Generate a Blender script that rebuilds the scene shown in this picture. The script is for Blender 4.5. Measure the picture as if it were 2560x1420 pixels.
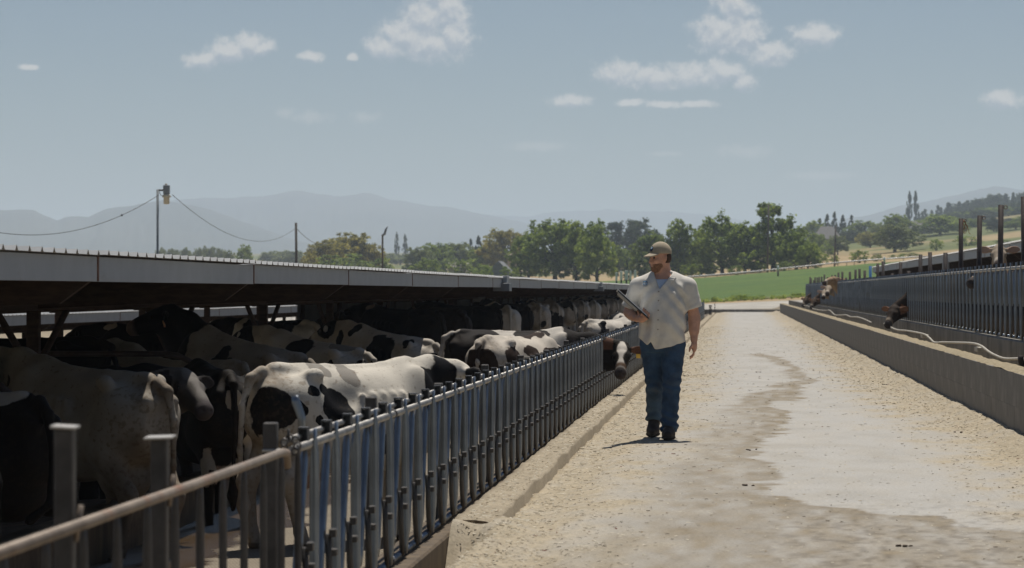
import bpy, bmesh, math, random
import numpy as np
from mathutils import Vector, Matrix

for _o in list(bpy.data.objects):
    bpy.data.objects.remove(_o, do_unlink=True)
SC = bpy.context.scene
COL = SC.collection
R = math.radians

# ------------------------------------------------------------------ camera
EYE = 1.39
FPX = 7000.0
YAW, PITCH = math.atan(565 / FPX), math.atan(18 / FPX)
cam_d = bpy.data.cameras.new('camera')
cam_d.sensor_width = 36.0
cam_d.lens = 36.0 * FPX / 2560
cam_d.clip_start, cam_d.clip_end = 0.5, 60000
cam_d.dof.use_dof = True
cam_d.dof.focus_distance = 26.4
cam_d.dof.aperture_fstop = 6.3
cam = bpy.data.objects.new('camera', cam_d)
COL.objects.link(cam)
cam.location = (0, 0, EYE)
cam.rotation_euler = (math.pi / 2 + PITCH, 0, YAW)
SC.camera = cam
_fw = Vector((-math.sin(YAW) * math.cos(PITCH), math.cos(YAW) * math.cos(PITCH), math.sin(PITCH)))
_rt = Vector((math.cos(YAW), math.sin(YAW), 0))
_up = _rt.cross(_fw)


def at(u, v, Y):
    """World point at farm distance Y on the sight line through a photo pixel."""
    r = _fw * FPX + _rt * (u - 1280) + _up * (710 - v)
    return Vector((r.x / r.y * Y, Y, EYE + r.z / r.y * Y))


# ------------------------------------------------------------------ sky, sun, exposure
SUN_TO = Vector((0.07, 0.44, 1.0)).normalized()
SUN_EL = math.asin(SUN_TO.z)
SUN_AZ = math.atan2(SUN_TO.x, SUN_TO.y)
SKY_STRENGTH, SUN_STRENGTH, EXPOSURE = 0.05, 5.0, -0.12

world = bpy.data.worlds.new('World')
SC.world = world
world.use_nodes = True
wt = world.node_tree
wt.nodes.clear()


def N(tree, kind, **kw):
    n = tree.nodes.new(kind)
    for k, v in kw.items():
        setattr(n, k, v)
    return n


def math_n(tree, op, a, b=None, c=None, clamp=False):
    n = N(tree, 'ShaderNodeMath', operation=op, use_clamp=clamp)
    for i, x in enumerate((a, b, c)):
        if x is None:
            continue
        if isinstance(x, (int, float)):
            n.inputs[i].default_value = x
        else:
            tree.links.new(x, n.inputs[i])
    return n.outputs[0]


def smooth(tree, x, lo, hi):
    n = N(tree, 'ShaderNodeMapRange', interpolation_type='SMOOTHSTEP')
    tree.links.new(x, n.inputs[0])
    n.inputs[1].default_value, n.inputs[2].default_value = lo, hi
    return n.outputs[0]


def build_world():
    t = wt
    out = N(t, 'ShaderNodeOutputWorld')
    sky = N(t, 'ShaderNodeTexSky', sky_type='NISHITA')
    sky.sun_disc = False
    sky.sun_elevation = SUN_EL
    sky.sun_rotation = SUN_AZ
    sky.altitude = 800
    sky.air_density, sky.dust_density, sky.ozone_density = 1.0, 0.2, 3.2
    tc = N(t, 'ShaderNodeTexCoord')
    sep = N(t, 'ShaderNodeSeparateXYZ')
    t.links.new(tc.outputs['Generated'], sep.inputs[0])
    x, y, z = sep.outputs
    ys = math_n(t, 'MAXIMUM', y, 0.02)
    az = math_n(t, 'MULTIPLY', math_n(t, 'DIVIDE', x, ys), 70.0)     # hundreds of photo pixels
    el = math_n(t, 'MULTIPLY', math_n(t, 'DIVIDE', z, ys), 70.0)
    blobs = [(495, 142, 45, 20), (560, 122, 50, 32), (610, 106, 48, 27), (650, 112, 28, 18), (45, 158, 22, 7),
             (773, 136, 28, 13), (875, 138, 13, 10),
             (955, 112, 45, 30), (1005, 85, 55, 42), (1060, 45, 58, 50), (1115, 20, 48, 50), (1135, 85, 42, 55),
             (1065, 110, 92, 36), (1085, -20, 55, 35),
             (1840, 20, 46, 48), (1800, 85, 60, 48), (1865, 90, 48, 48), (1555, 185, 58, 30), (1640, 195, 70, 28),
             (1725, 190, 70, 28), (1805, 182, 60, 32), (1860, 208, 30, 20), (1925, 138, 55, 30), (2035, 92, 55, 28),
             (1840, -40, 60, 50),
             (1425, 252, 44, 15), (1575, 256, 32, 9), (1660, 262, 42, 9), (1745, 261, 42, 9), (2500, 255, 45, 22),
             (2160, -70, 120, 30), (300, -60, 120, 30)]
    faint = [(705, 278, 36, 18), (770, 288, 66, 20), (910, 290, 44, 20), (1860, 380, 90, 22), (1345, 365, 110, 16),
             (1660, 385, 60, 9), (2050, 440, 120, 14)]

    def field(dx, dy):
        vec = N(t, 'ShaderNodeCombineXYZ')
        a = math_n(t, 'ADD', az, dx)
        e = math_n(t, 'ADD', el, dy)
        t.links.new(a, vec.inputs[0])
        t.links.new(e, vec.inputs[1])
        ns = N(t, 'ShaderNodeTexNoise')
        ns.inputs['Scale'].default_value = 3.4
        ns.inputs['Detail'].default_value = 9
        ns.inputs['Roughness'].default_value = 0.62
        t.links.new(vec.outputs[0], ns.inputs['Vector'])
        nz = math_n(t, 'MULTIPLY', math_n(t, 'SUBTRACT', ns.outputs[0], 0.5), 2.0)

        def group(bl):
            cur = None
            for (u, v, ru, rv) in bl:
                ca, ce = (u - 1845) / 100, (728 - v) / 100
                da = math_n(t, 'MULTIPLY', math_n(t, 'SUBTRACT', a, ca), 100 / (ru * 1.1))
                de = math_n(t, 'MULTIPLY', math_n(t, 'SUBTRACT', e, ce), 100 / (rv * 1.1))
                s = math_n(t, 'ADD', math_n(t, 'MULTIPLY', da, da), math_n(t, 'MULTIPLY', de, de))
                d = math_n(t, 'SUBTRACT', 1.0, math_n(t, 'SQRT', s))
                d = math_n(t, 'MAXIMUM', d, -1.5)
                cur = d if cur is None else math_n(t, 'SMOOTH_MAX', cur, d, 0.25)
            return cur
        return group(blobs), group(faint), nz

    g0, f0, n0 = field(0, 0)
    g1, f1, n1 = field(0.02, 0.17)
    d0 = math_n(t, 'ADD', math_n(t, 'ADD', g0, .26), n0)
    d1 = math_n(t, 'ADD', math_n(t, 'ADD', g1, .26), n1)
    front = smooth(t, y, 0.2, 0.5)
    alpha = math_n(t, 'MULTIPLY', smooth(t, d0, -0.12, 0.80), front)
    shade = smooth(t, math_n(t, 'SUBTRACT', d0, d1), -0.55, 0.6)
    af = math_n(t, 'MULTIPLY', math_n(t, 'MULTIPLY', smooth(t, math_n(t, 'ADD', f0, math_n(t, 'MULTIPLY', n0, 0.8)), 0.0, 0.9), 0.3), front)
    crgb = N(t, 'ShaderNodeMix', data_type='RGBA')
    t.links.new(shade, crgb.inputs[0])
    crgb.inputs[6].default_value = CLOUD_LO
    crgb.inputs[7].default_value = CLOUD_HI
    m1 = N(t, 'ShaderNodeMix', data_type='RGBA')
    t.links.new(math_n(t, 'MULTIPLY', alpha, 0.8), m1.inputs[0])
    t.links.new(sky.outputs[0], m1.inputs[6])
    t.links.new(crgb.outputs[2], m1.inputs[7])
    m2 = N(t, 'ShaderNodeMix', data_type='RGBA')
    t.links.new(af, m2.inputs[0])
    t.links.new(m1.outputs[2], m2.inputs[6])
    m2.inputs[7].default_value = CLOUD_HI
    bg = N(t, 'ShaderNodeBackground')
    bg.inputs[1].default_value = SKY_STRENGTH
    t.links.new(m2.outputs[2], bg.inputs[0])
    t.links.new(bg.outputs[0], out.inputs[0])


CLOUD_LO = (7.6, 8.6, 10.0, 1)
CLOUD_HI = (15.5, 14.9, 14.2, 1)
build_world()

sun_d = bpy.data.lights.new('sun', 'SUN')
sun_d.energy = SUN_STRENGTH
sun_d.angle = R(0.53)
sun_d.color = (1.0, 0.95, 0.87)
sun = bpy.data.objects.new('sun', sun_d)
COL.objects.link(sun)
sun.rotation_euler = SUN_TO.to_track_quat('Z', 'Y').to_euler()
sun.location = (0, 0, 50)

vs = SC.view_settings
vs.view_transform = 'Standard'
vs.look = 'None'
vs.gamma = 1.0
vs.exposure = EXPOSURE
vs.use_curve_mapping = False
SC.cycles.max_bounces = 8
SC.cycles.volume_bounces = 3
SC.cycles.transparent_max_bounces = 8
SC.cycles.use_denoising = True

# ------------------------------------------------------------------ helpers


def tag(o, label=None, cat=None, group=None, kind=None):
    if label:
        o['label'] = label
    if cat:
        o['category'] = cat
    if group:
        o['group'] = group
    if kind:
        o['kind'] = kind
    return o


def empty(name, loc=(0, 0, 0), rz=0.0):
    o = bpy.data.objects.new(name, None)
    o.empty_display_size = 0.2
    o.location = loc
    o.rotation_euler = (0, 0, rz)
    COL.objects.link(o)
    return o


def mesh_np(name, verts, faces):
    """verts (n,3) array, faces: (m,4) or (m,3) int array or list of tuples."""
    me = bpy.data.meshes.new(name)
    if isinstance(faces, np.ndarray):
        n, k = faces.shape
        me.vertices.add(len(verts))
        me.vertices.foreach_set('co', np.asarray(verts, np.float32).ravel())
        me.loops.add(n * k)
        me.loops.foreach_set('vertex_index', faces.astype(np.int32).ravel())
        me.polygons.add(n)
        me.polygons.foreach_set('loop_start', np.arange(n, dtype=np.int32) * k)
        me.update(calc_edges=True)
        me.validate()
    else:
        me.from_pydata([tuple(map(float, v)) for v in verts], [], faces)
        me.update()
    return me


def link(name, me, m=None, parent=None, smooth_=False):
    o = bpy.data.objects.new(name, me)
    if m is not None and len(me.materials) == 0:
        for q in (m if isinstance(m, (list, tuple)) else [m]):
            me.materials.append(q)
    if smooth_:
        me.polygons.foreach_set('use_smooth', np.ones(len(me.polygons), bool))
    COL.objects.link(o)
    if parent is not None:
        o.parent = parent
    return o


def copy_of(src, parent=None, loc=None, rot=None):
    c = src.copy()
    COL.objects.link(c)
    if parent is not None:
        c.parent = parent
    if loc is not None:
        c.location = loc
    if rot is not None:
        c.rotation_euler = rot
    return c


def copy_tree(src, parent=None):
    c = src.copy()
    COL.objects.link(c)
    c.parent = parent
    for ch in src.children:
        copy_tree(ch, c)
    return c


class MB:
    """Collects boxes, tubes and sheets into one mesh."""

    def __init__(self):
        self.v, self.f, self.sm = [], [], []

    def add(self, verts, faces, smooth_=False):
        b = len(self.v)
        self.v += [tuple(p) for p in verts]
        self.f += [tuple(i + b for i in q) for q in faces]
        self.sm += [smooth_] * len(faces)
        return self

    def box(self, c, s, bev=0.0, M=None):
        hx, hy, hz = s[0] / 2, s[1] / 2, s[2] / 2
        if bev <= 0:
            vs_ = [(x, y, z) for x in (-hx, hx) for y in (-hy, hy) for z in (-hz, hz)]
            fs = [(0, 1, 3, 2), (4, 6, 7, 5), (0, 4, 5, 1), (2, 3, 7, 6), (0, 2, 6, 4), (1, 5, 7, 3)]
        else:
            bm = bmesh.new()
            bmesh.ops.create_cube(bm, size=1.0)
            for v in bm.verts:
                v.co = Vector((v.co.x * s[0], v.co.y * s[1], v.co.z * s[2]))
            bmesh.ops.bevel(bm, geom=bm.edges[:], offset=bev, segments=1, affect='EDGES')
            bm.verts.index_update()
            vs_ = [v.co[:] for v in bm.verts]
            fs = [tuple(v.index for v in f.verts) for f in bm.faces]
            bm.free()
        if M is not None:
            vs_ = [(M @ Vector(p))[:] for p in vs_]
        vs_ = [(p[0] + c[0], p[1] + c[1], p[2] + c[2]) for p in vs_]
        return self.add(vs_, fs)

    def tube(self, pts, r, n=8, caps=True, flat=None):
        """Tube along pts; r number or list; flat: list of (a,b) scale in the two normal directions."""
        pts = [Vector(p) for p in pts]
        rs = r if isinstance(r, (list, tuple)) else [r] * len(pts)
        vs_, fs = [], []
        prev = None
        for i, p in enumerate(pts):
            d = (pts[min(i + 1, len(pts) - 1)] - pts[max(i - 1, 0)]).normalized()
            if prev is None:
                a = Vector((1, 0, 0)) if abs(d.x) < 0.8 else Vector((0, 1, 0))
                a = (a - d * a.dot(d)).normalized()
            else:
                a = (prev - d * prev.dot(d)).normalized()
            prev = a
            b = d.cross(a)
            fa, fb = flat[i] if flat else (1, 1)
            for k in range(n):
                th = 2 * math.pi * k / n
                vs_.append(p + (a * math.cos(th) * fa + b * math.sin(th) * fb) * rs[i])
        for i in range(len(pts) - 1):
            for k in range(n):
                k2 = (k + 1) % n
                fs.append((i * n + k, i * n + k2, (i + 1) * n + k2, (i + 1) * n + k))
        self.add(vs_, fs, True)
        if caps:
            b = len(self.v) - len(vs_)
            self.f.append(tuple(b + k for k in range(n))[::-1])
            self.f.append(tuple(b + (len(pts) - 1) * n + k for k in range(n)))
            self.sm += [False, False]
        return self

    def quad(self, a, b, c, d):
        return self.add([a, b, c, d], [(0, 1, 2, 3)])

    def mesh(self, name):
        me = bpy.data.meshes.new(name)
        me.from_pydata(self.v, [], self.f)
        me.update()
        me.polygons.foreach_set('use_smooth', self.sm)
        return me

    def build(self, name, m=None, parent=None):
        return link(name, self.mesh(name), m, parent)


# ------------------------------------------------------------------ materials


def mat(name, col, rough=0.8, metal=0.0, var=0.25, scale=4.0, detail=6, bump=0.0, bscale=None, col2=None,
        stretch=(1, 1, 1), spec=0.3, dist=0.02, lo=0.3, hi=0.7, extra=None):
    m = bpy.data.materials.new(name)
    m.use_nodes = True
    t = m.node_tree
    b = t.nodes['Principled BSDF']
    b.inputs['Roughness'].default_value = rough
    b.inputs['Metallic'].default_value = metal
    b.inputs['Specular IOR Level'].default_value = spec
    tc = N(t, 'ShaderNodeTexCoord')
    mp = N(t, 'ShaderNodeMapping')
    mp.inputs['Scale'].default_value = stretch
    t.links.new(tc.outputs['Object'], mp.inputs[0])
    ns = N(t, 'ShaderNodeTexNoise')
    ns.inputs['Scale'].default_value = scale
    ns.inputs['Detail'].default_value = detail
    ns.inputs['Roughness'].default_value = 0.6
    t.links.new(mp.outputs[0], ns.inputs['Vector'])
    mx = N(t, 'ShaderNodeMix', data_type='RGBA')
    if col2 is None:
        c1 = tuple(min(1, c * (1 - var)) for c in col)
        c2 = tuple(min(1, c * (1 + var)) for c in col)
    else:
        c1, c2 = col, col2
    mx.inputs[6].default_value = (*c1, 1)
    mx.inputs[7].default_value = (*c2, 1)
    t.links.new(smooth(t, ns.outputs[0], lo, hi), mx.inputs[0])
    t.links.new(mx.outputs[2], b.inputs['Base Color'])
    if bump > 0:
        n2 = N(t, 'ShaderNodeTexNoise')
        n2.inputs['Scale'].default_value = bscale or scale * 5
        n2.inputs['Detail'].default_value = 5
        t.links.new(mp.outputs[0], n2.inputs['Vector'])
        bp = N(t, 'ShaderNodeBump')
        bp.inputs['Strength'].default_value = bump
        bp.inputs['Distance'].default_value = dist
        t.links.new(n2.outputs[0], bp.inputs['Height'])
        t.links.new(bp.outputs[0], b.inputs['Normal'])
    if extra:
        extra(t, b, mx, mp)
    return m


def stain(col, scale, lo, hi, stretch=(1, 1, 1), rough=None):
    """An extra layer for mat(): stains of another colour in noise patches."""
    def f(t, b, mx, mp):
        tc = N(t, 'ShaderNodeTexCoord')
        m2 = N(t, 'ShaderNodeMapping')
        m2.inputs['Scale'].default_value = stretch
        m2.inputs['Location'].default_value = (3.1, 7.7, 1.3)
        t.links.new(tc.outputs['Object'], m2.inputs[0])
        ns = N(t, 'ShaderNodeTexNoise')
        ns.inputs['Scale'].default_value = scale
        ns.inputs['Detail'].default_value = 7
        ns.inputs['Roughness'].default_value = 0.65
        t.links.new(m2.outputs[0], ns.inputs['Vector'])
        mm = N(t, 'ShaderNodeMix', data_type='RGBA')
        k = smooth(t, ns.outputs[0], lo, hi)
        t.links.new(k, mm.inputs[0])
        t.links.new(mx.outputs[2], mm.inputs[6])
        mm.inputs[7].default_value = (*col, 1)
        t.links.new(mm.outputs[2], b.inputs['Base Color'])
        if rough is not None:
            r0 = b.inputs['Roughness'].default_value
            mr = N(t, 'ShaderNodeMapRange')
            t.links.new(k, mr.inputs[0])
            mr.inputs[3].default_value, mr.inputs[4].default_value = r0, rough
            t.links.new(mr.outputs[0], b.inputs['Roughness'])
    return f


M_GALV = mat('galvanised_steel', (0.24, 0.265, 0.295), 0.36, 0.85, var=0.22, scale=7, bump=0.05,
             stretch=(1, 1, 0.4), extra=stain((0.10, 0.085, 0.065), 5, 0.52, 0.75, (1, 1, 0.35), 0.8))
M_RAIL = mat('worn_steel_rail', (0.42, 0.40, 0.37), 0.5, 0.45, var=0.18, scale=9, bump=0.05,
             extra=stain((0.22, 0.13, 0.08), 4, 0.62, 0.8))
M_RUSTRAIL = mat('rusty_rail', (0.24, 0.195, 0.155), 0.6, 0.3, var=0.2, scale=6, bump=0.08,
                 extra=stain((0.24, 0.11, 0.06), 3.2, 0.5, 0.75))
M_DARKPOST = mat('dark_steel', (0.05, 0.04, 0.037), 0.6, 0.2, var=0.35, scale=8, bump=0.1,
                 extra=stain((0.09, 0.055, 0.04), 5, 0.5, 0.8))
M_POST = mat('weathered_post_steel', (0.085, 0.078, 0.072), 0.55, 0.4, var=0.25, scale=8, bump=0.08,
             extra=stain((0.08, 0.05, 0.035), 5, 0.55, 0.8))
M_BRACKET = mat('lock_bracket_steel', (0.10, 0.10, 0.10), 0.5, 0.5, var=0.3, scale=20)
M_FASCIA = mat('white_fascia_metal', (0.36, 0.37, 0.38), 0.5, 0.0, var=0.06, scale=3, spec=0.4,
               extra=stain((0.25, 0.23, 0.205), 1.6, 0.55, 0.85, (1, 1, 4)))
M_ROOF = mat('roof_sheet_metal', (0.50, 0.50, 0.49), 0.45, 0.3, var=0.08, scale=2)
M_RUSTSTRAP = mat('rusty_strap', (0.16, 0.075, 0.045), 0.8, 0.1, var=0.4, scale=14)
M_TIMBER = mat('dark_timber', (0.055, 0.036, 0.026), 0.85, var=0.3, scale=6, stretch=(1, 0.3, 4))
M_SIDING = mat('grey_siding', (0.22, 0.24, 0.26), 0.55, 0.2, var=0.12, scale=2)
M_CONC = mat('concrete_wall', (0.215, 0.20, 0.175), 0.9, var=0.18, scale=2.2, bump=0.25, bscale=60, dist=0.004,
             extra=stain((0.10, 0.09, 0.077), 2.2, 0.44, 0.74, (1.5, 1.0, 0.2)))
M_FEED = mat('feed_chaff', (0.31, 0.255, 0.165), 0.95, var=0.35, scale=26, bump=0.6, bscale=110, dist=0.01)
M_HOSE = mat('pale_pipe', (0.46, 0.42, 0.35), 0.6, var=0.15, scale=9)
M_BLUE = mat('blue_paint', (0.04, 0.16, 0.36), 0.5, var=0.2, scale=6)
M_WOODPOLE = mat('pole_wood', (0.10, 0.085, 0.07), 0.9, var=0.3, scale=4, stretch=(3, 3, 0.4))
M_WIRE = mat('wire', (0.05, 0.05, 0.055), 0.6, var=0.1)
M_LAMP = mat('lamp_housing', (0.22, 0.24, 0.25), 0.5, 0.3, var=0.1)
M_LAMPGLASS = mat('lamp_lens', (0.62, 0.56, 0.42), 0.35, var=0.1)
M_WHITE = mat('white_paint', (0.78, 0.78, 0.76), 0.5, var=0.05)
M_DIRTFACE = mat('wet_dirty_concrete', (0.11, 0.078, 0.045), 0.7, var=0.4, scale=3, stretch=(1, 2, 0.4),
                 extra=stain((0.05, 0.035, 0.02), 5, 0.5, 0.75))
M_BEDDING = mat('stall_bedding', (0.09, 0.066, 0.045), 0.95, var=0.35, scale=5, bump=0.5)
M_GRAVEL = mat('gravel', (0.42, 0.385, 0.33), 0.95, var=0.18, scale=1.2, bump=0.3)

# ------------------------------------------------------------------ numpy noise


def _hash(ix, iy, seed):
    h = (ix.astype(np.int64) * 374761393 + iy.astype(np.int64) * 668265263 + seed * 974711) & 0xFFFFFFFF
    h = ((h ^ (h >> 13)) * 1274126177) & 0xFFFFFFFF
    return ((h ^ (h >> 16)) & 0xFFFF) / 65535.0


def vnoise(x, y, seed=0):
    x, y = np.asarray(x, float), np.asarray(y, float)
    ix, iy = np.floor(x), np.floor(y)
    fx, fy = x - ix, y - iy
    fx, fy = fx * fx * (3 - 2 * fx), fy * fy * (3 - 2 * fy)
    a, b = _hash(ix, iy, seed), _hash(ix + 1, iy, seed)
    c, d = _hash(ix, iy + 1, seed), _hash(ix + 1, iy + 1, seed)
    return (a * (1 - fx) + b * fx) * (1 - fy) + (c * (1 - fx) + d * fx) * fy


def fbm(x, y, seed=0, octv=4, gain=0.5):
    s, a, tot = 0, 1.0, 0
    for o in range(octv):
        s = s + a * vnoise(x * 2 ** o, y * 2 ** o, seed + o * 17)
        tot += a
        a *= gain
    return s / tot


def sst(x, lo, hi):
    t = np.clip((x - lo) / (hi - lo), 0, 1)
    return t * t * (3 - 2 * t)


def grid_mesh(name, X, Y, Z):
    n, k = X.shape
    V = np.stack([X, Y, Z], -1).reshape(-1, 3)
    i = np.arange(n * k).reshape(n, k)
    F = np.stack([i[:-1, :-1], i[:-1, 1:], i[1:, 1:], i[1:, :-1]], -1).reshape(-1, 4)
    return mesh_np(name, V, F)


def point_attr(me, name, arr):
    a = me.color_attributes.new(name, 'FLOAT_COLOR', 'POINT')
    rgba = np.ones((len(me.vertices), 4), np.float32)
    arr = np.asarray(arr, np.float32)
    rgba[:, :arr.shape[-1]] = arr.reshape(len(me.vertices), -1)
    a.data.foreach_set('color', rgba.ravel())


def attr_mat(name, attr='tint', rough=0.9, bump=0.3, bscale=60, dist=0.01, nscale=25, namt=0.25, rough_from_alpha=False, spec=0.25):
    m = bpy.data.materials.new(name)
    m.use_nodes = True
    t = m.node_tree
    b = t.nodes['Principled BSDF']
    b.inputs['Roughness'].default_value = rough
    b.inputs['Specular IOR Level'].default_value = spec
    at_ = N(t, 'ShaderNodeAttribute', attribute_name=attr)
    tc = N(t, 'ShaderNodeTexCoord')
    ns = N(t, 'ShaderNodeTexNoise')
    ns.inputs['Scale'].default_value = nscale
    ns.inputs['Detail'].default_value = 8
    ns.inputs['Roughness'].default_value = 0.7
    t.links.new(tc.outputs['Object'], ns.inputs['Vector'])
    mr = N(t, 'ShaderNodeMapRange')
    t.links.new(ns.outputs[0], mr.inputs[0])
    mr.inputs[1].default_value, mr.inputs[2].default_value = 0.25, 0.75
    mr.inputs[3].default_value, mr.inputs[4].default_value = 1 - namt, 1 + namt
    mv = N(t, 'ShaderNodeVectorMath', operation='SCALE')
    t.links.new(at_.outputs['Color'], mv.inputs[0])
    t.links.new(mr.outputs[0], mv.inputs['Scale'])
    t.links.new(mv.outputs[0], b.inputs['Base Color'])
    if rough_from_alpha:
        t.links.new(at_.outputs['Alpha'], b.inputs['Roughness'])
    n2 = N(t, 'ShaderNodeTexNoise')
    n2.inputs['Scale'].default_value = bscale
    n2.inputs['Detail'].default_value = 6
    t.links.new(tc.outputs['Object'], n2.inputs['Vector'])
    bp = N(t, 'ShaderNodeBump')
    bp.inputs['Strength'].default_value = bump
    bp.inputs['Distance'].default_value = dist
    t.links.new(n2.outputs[0], bp.inputs['Height'])
    t.links.new(bp.outputs[0], b.inputs['Normal'])
    return m


# ------------------------------------------------------------------ terrain
_UK = np.array([-600, 800, 1400, 1760, 2180, 2560, 3300], float)
_PROF = {  # distance: photo height of the ground there, at each of the columns above
    205: [775, 772, 768, 766, 764, 760, 752],
    232: [768, 762, 758, 757, 733, 712, 675],
    330: [738, 734, 730, 722, 689, 660, 620],
    425: [722, 715, 708, 696, 660, 632, 585],
    640: [706, 700, 694, 676, 638, 603, 545],
    900: [690, 684, 678, 652, 606, 566, 500],
    1250: [672, 664, 655, 634, 585, 535, 460],
    1700: [655, 646, 640, 628, 600, 545, 470],
    2600: [638, 635, 634, 630, 615, 585, 520],
    5200: [633, 631, 630, 630, 625, 615, 600],
    14000: [626, 626, 626, 626, 626, 626, 626],
    40000: [624, 624, 624, 624, 624, 624, 624]}
_PY = np.array(sorted(_PROF), float)
_PV = np.array([_PROF[int(y)] for y in _PY], float)


def far_z(X, Y):
    X, Y = np.asarray(X, float), np.asarray(Y, float)
    u = np.clip(1845 + 7000 * X / np.maximum(Y, 1), -600, 3300)
    ly = np.log(np.clip(Y, 205, 40000))
    LY = np.log(_PY)
    cols = np.stack([np.interp(u, _UK, _PV[i]) for i in range(len(_PY))], -1)
    j = np.clip(np.searchsorted(LY, ly, side='right') - 1, 0, len(LY) - 2)
    t = (ly - LY[j]) / (LY[j + 1] - LY[j])
    c0 = np.take_along_axis(cols, j[..., None], -1)[..., 0]
    c1 = np.take_along_axis(cols, (j + 1)[..., None], -1)[..., 0]
    return EYE + np.maximum(Y, 205) * (728 - (c0 * (1 - t) + c1 * t)) / 7000


def near_z(X):
    return np.interp(X, [-400, -60, -16, -10.8, -8.2, -4.8, -1.95, -1.70, 2.62, 3.0, 5, 12, 60, 400],
                     [-4, -2.6, -1.3, -0.95, -0.80, -0.64, -0.62, -0.20, -0.05, 0.30, 0.34, 0.40, 1.6, 5])


def ground_z(X, Y):
    X, Y = np.asarray(X, float), np.asarray(Y, float)
    k = sst(Y, 185, 225)
    return near_z(X) * (1 - k) + far_z(X, Y) * k


def gz(X, Y):
    return float(ground_z(np.array([X]), np.array([Y]))[0])


def build_ground():
    M = attr_mat('dry_ground', nscale=0.35, namt=0.3, bump=0.4, bscale=2.0, dist=0.2)
    # near farm yard
    xs = np.concatenate([[-400, -150, -60, -30, -20, -16, -13, -10.8, -9, -8.2, -6.5, -4.8, -3, -1.95, -1.70, -1.2, 0, 1.5, 2.62,
                          3.0, 4, 5, 8, 12, 25, 60, 150, 400]])
    ys = np.concatenate([np.arange(-40, 186, 6), np.arange(190, 206, 3)])
    X, Y = np.meshgrid(xs, ys)
    Z = ground_z(X, Y)
    me = grid_mesh('ground', X, Y, Z)
    f = fbm(X * 0.3, Y * 0.1, 4)
    c = np.stack([0.20 + 0.10 * f, 0.165 + 0.08 * f, 0.115 + 0.05 * f], -1)
    point_attr(me, 'tint', c)
    tag(link('ground', me, M), kind='structure')
    # beyond: a fan out to the mountains
    r = np.concatenate([np.linspace(205, 460, 90), np.geomspace(465, 2600, 120), np.geomspace(2700, 11000, 34)])
    a = np.concatenate([np.linspace(-1.25, -0.36, 30), np.linspace(-0.35, 0.17, 300), np.linspace(0.18, 1.25, 30)])
    A, Rr = np.meshgrid(a, r)
    X, Y = A * Rr, Rr
    Z = ground_z(X, Y)
    Z = Z + (fbm(X * 0.05, Y * 0.05, 9) - 0.5) * np.clip((Y - 430) / 400, 0, 1) * 2.0
    u = 1845 + 7000 * A
    f = fbm(X * 0.02, Y * 0.008, 5, 5)
    g = fbm(X * 0.15, Y * 0.02, 11, 4)
    tan = np.stack([0.34 + 0.08 * (g - .5), 0.245 + 0.06 * (g - .5), 0.125 + 0.03 * (g - .5)], -1)
    olive = np.stack([0.085 + 0.06 * g, 0.105 + 0.05 * g, 0.038 + 0 * g], -1)
    grav = np.stack([0.40 + 0.1 * (g - .5)] * 3, -1) * np.array([1.0, 0.93, 0.81])
    k = np.clip(sst(f, 0.42, 0.56) + 0.5 * sst(Y, 600, 1100), 0, 1)[..., None]
    c = tan * (1 - k) + olive * k
    # gravel cross road with a weedy verge on its far side
    kr = (1 - sst(Y, 222, 224))[..., None]
    c = c * (1 - kr) + grav * kr
    valley = sst(Y, 1900, 3200)[..., None]
    c = c * (1 - valley) + np.array([0.16, 0.15, 0.09]) * (0.7 + 0.6 * f[..., None]) * valley
    me = grid_mesh('terrain', X, Y, Z)
    point_attr(me, 'tint', c)
    tag(link('terrain', me, M, smooth_=True), kind='structure')
    # irrigated green field
    r = np.linspace(233, 423, 120)
    a = np.linspace(-0.062, 0.16, 140)
    A, Rr = np.meshgrid(a, r)
    jag = (fbm(A * 900, Rr * 0.0, 3) - 0.5) * 4
    Rr = Rr + jag * (np.abs(np.linspace(-1, 1, 120)) ** 8)[:, None]
    X, Y = A * Rr, Rr
    Z = ground_z(X, Y) + 0.06 + 0.10 * fbm(X * 1.5, Y * 1.5, 2) * sst(Y, 233, 240)
    me = grid_mesh('green_field', X, Y, Z)
    g = fbm(X * 0.12, Y * 0.10, 7, 5)
    h = sst(fbm(X * 0.35, Y * 0.5, 19, 4), 0.35, 0.7)
    c = np.stack([0.078 + 0.05 * (g - .5) + 0.02 * h, 0.138 + 0.06 * (g - .5) + 0.012 * h, 0.024 + 0 * g], -1)
    edge = sst(Y, 231, 246)[..., None]
    dry = sst(fbm(X * 0.7, Y * 0.7, 31), 0.4, 0.6)[..., None]
    c = c * (edge + (1 - edge) * (1 - dry)) + np.array([0.26, 0.2, 0.1]) * (1 - edge) * dry
    point_attr(me, 'tint', c)
    Mf = attr_mat('field_crop', nscale=1.5, namt=0.35, bump=0.8, bscale=5, dist=0.3)
    tag(link('green_field', me, Mf, smooth_=True), kind='structure')


build_ground()


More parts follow.
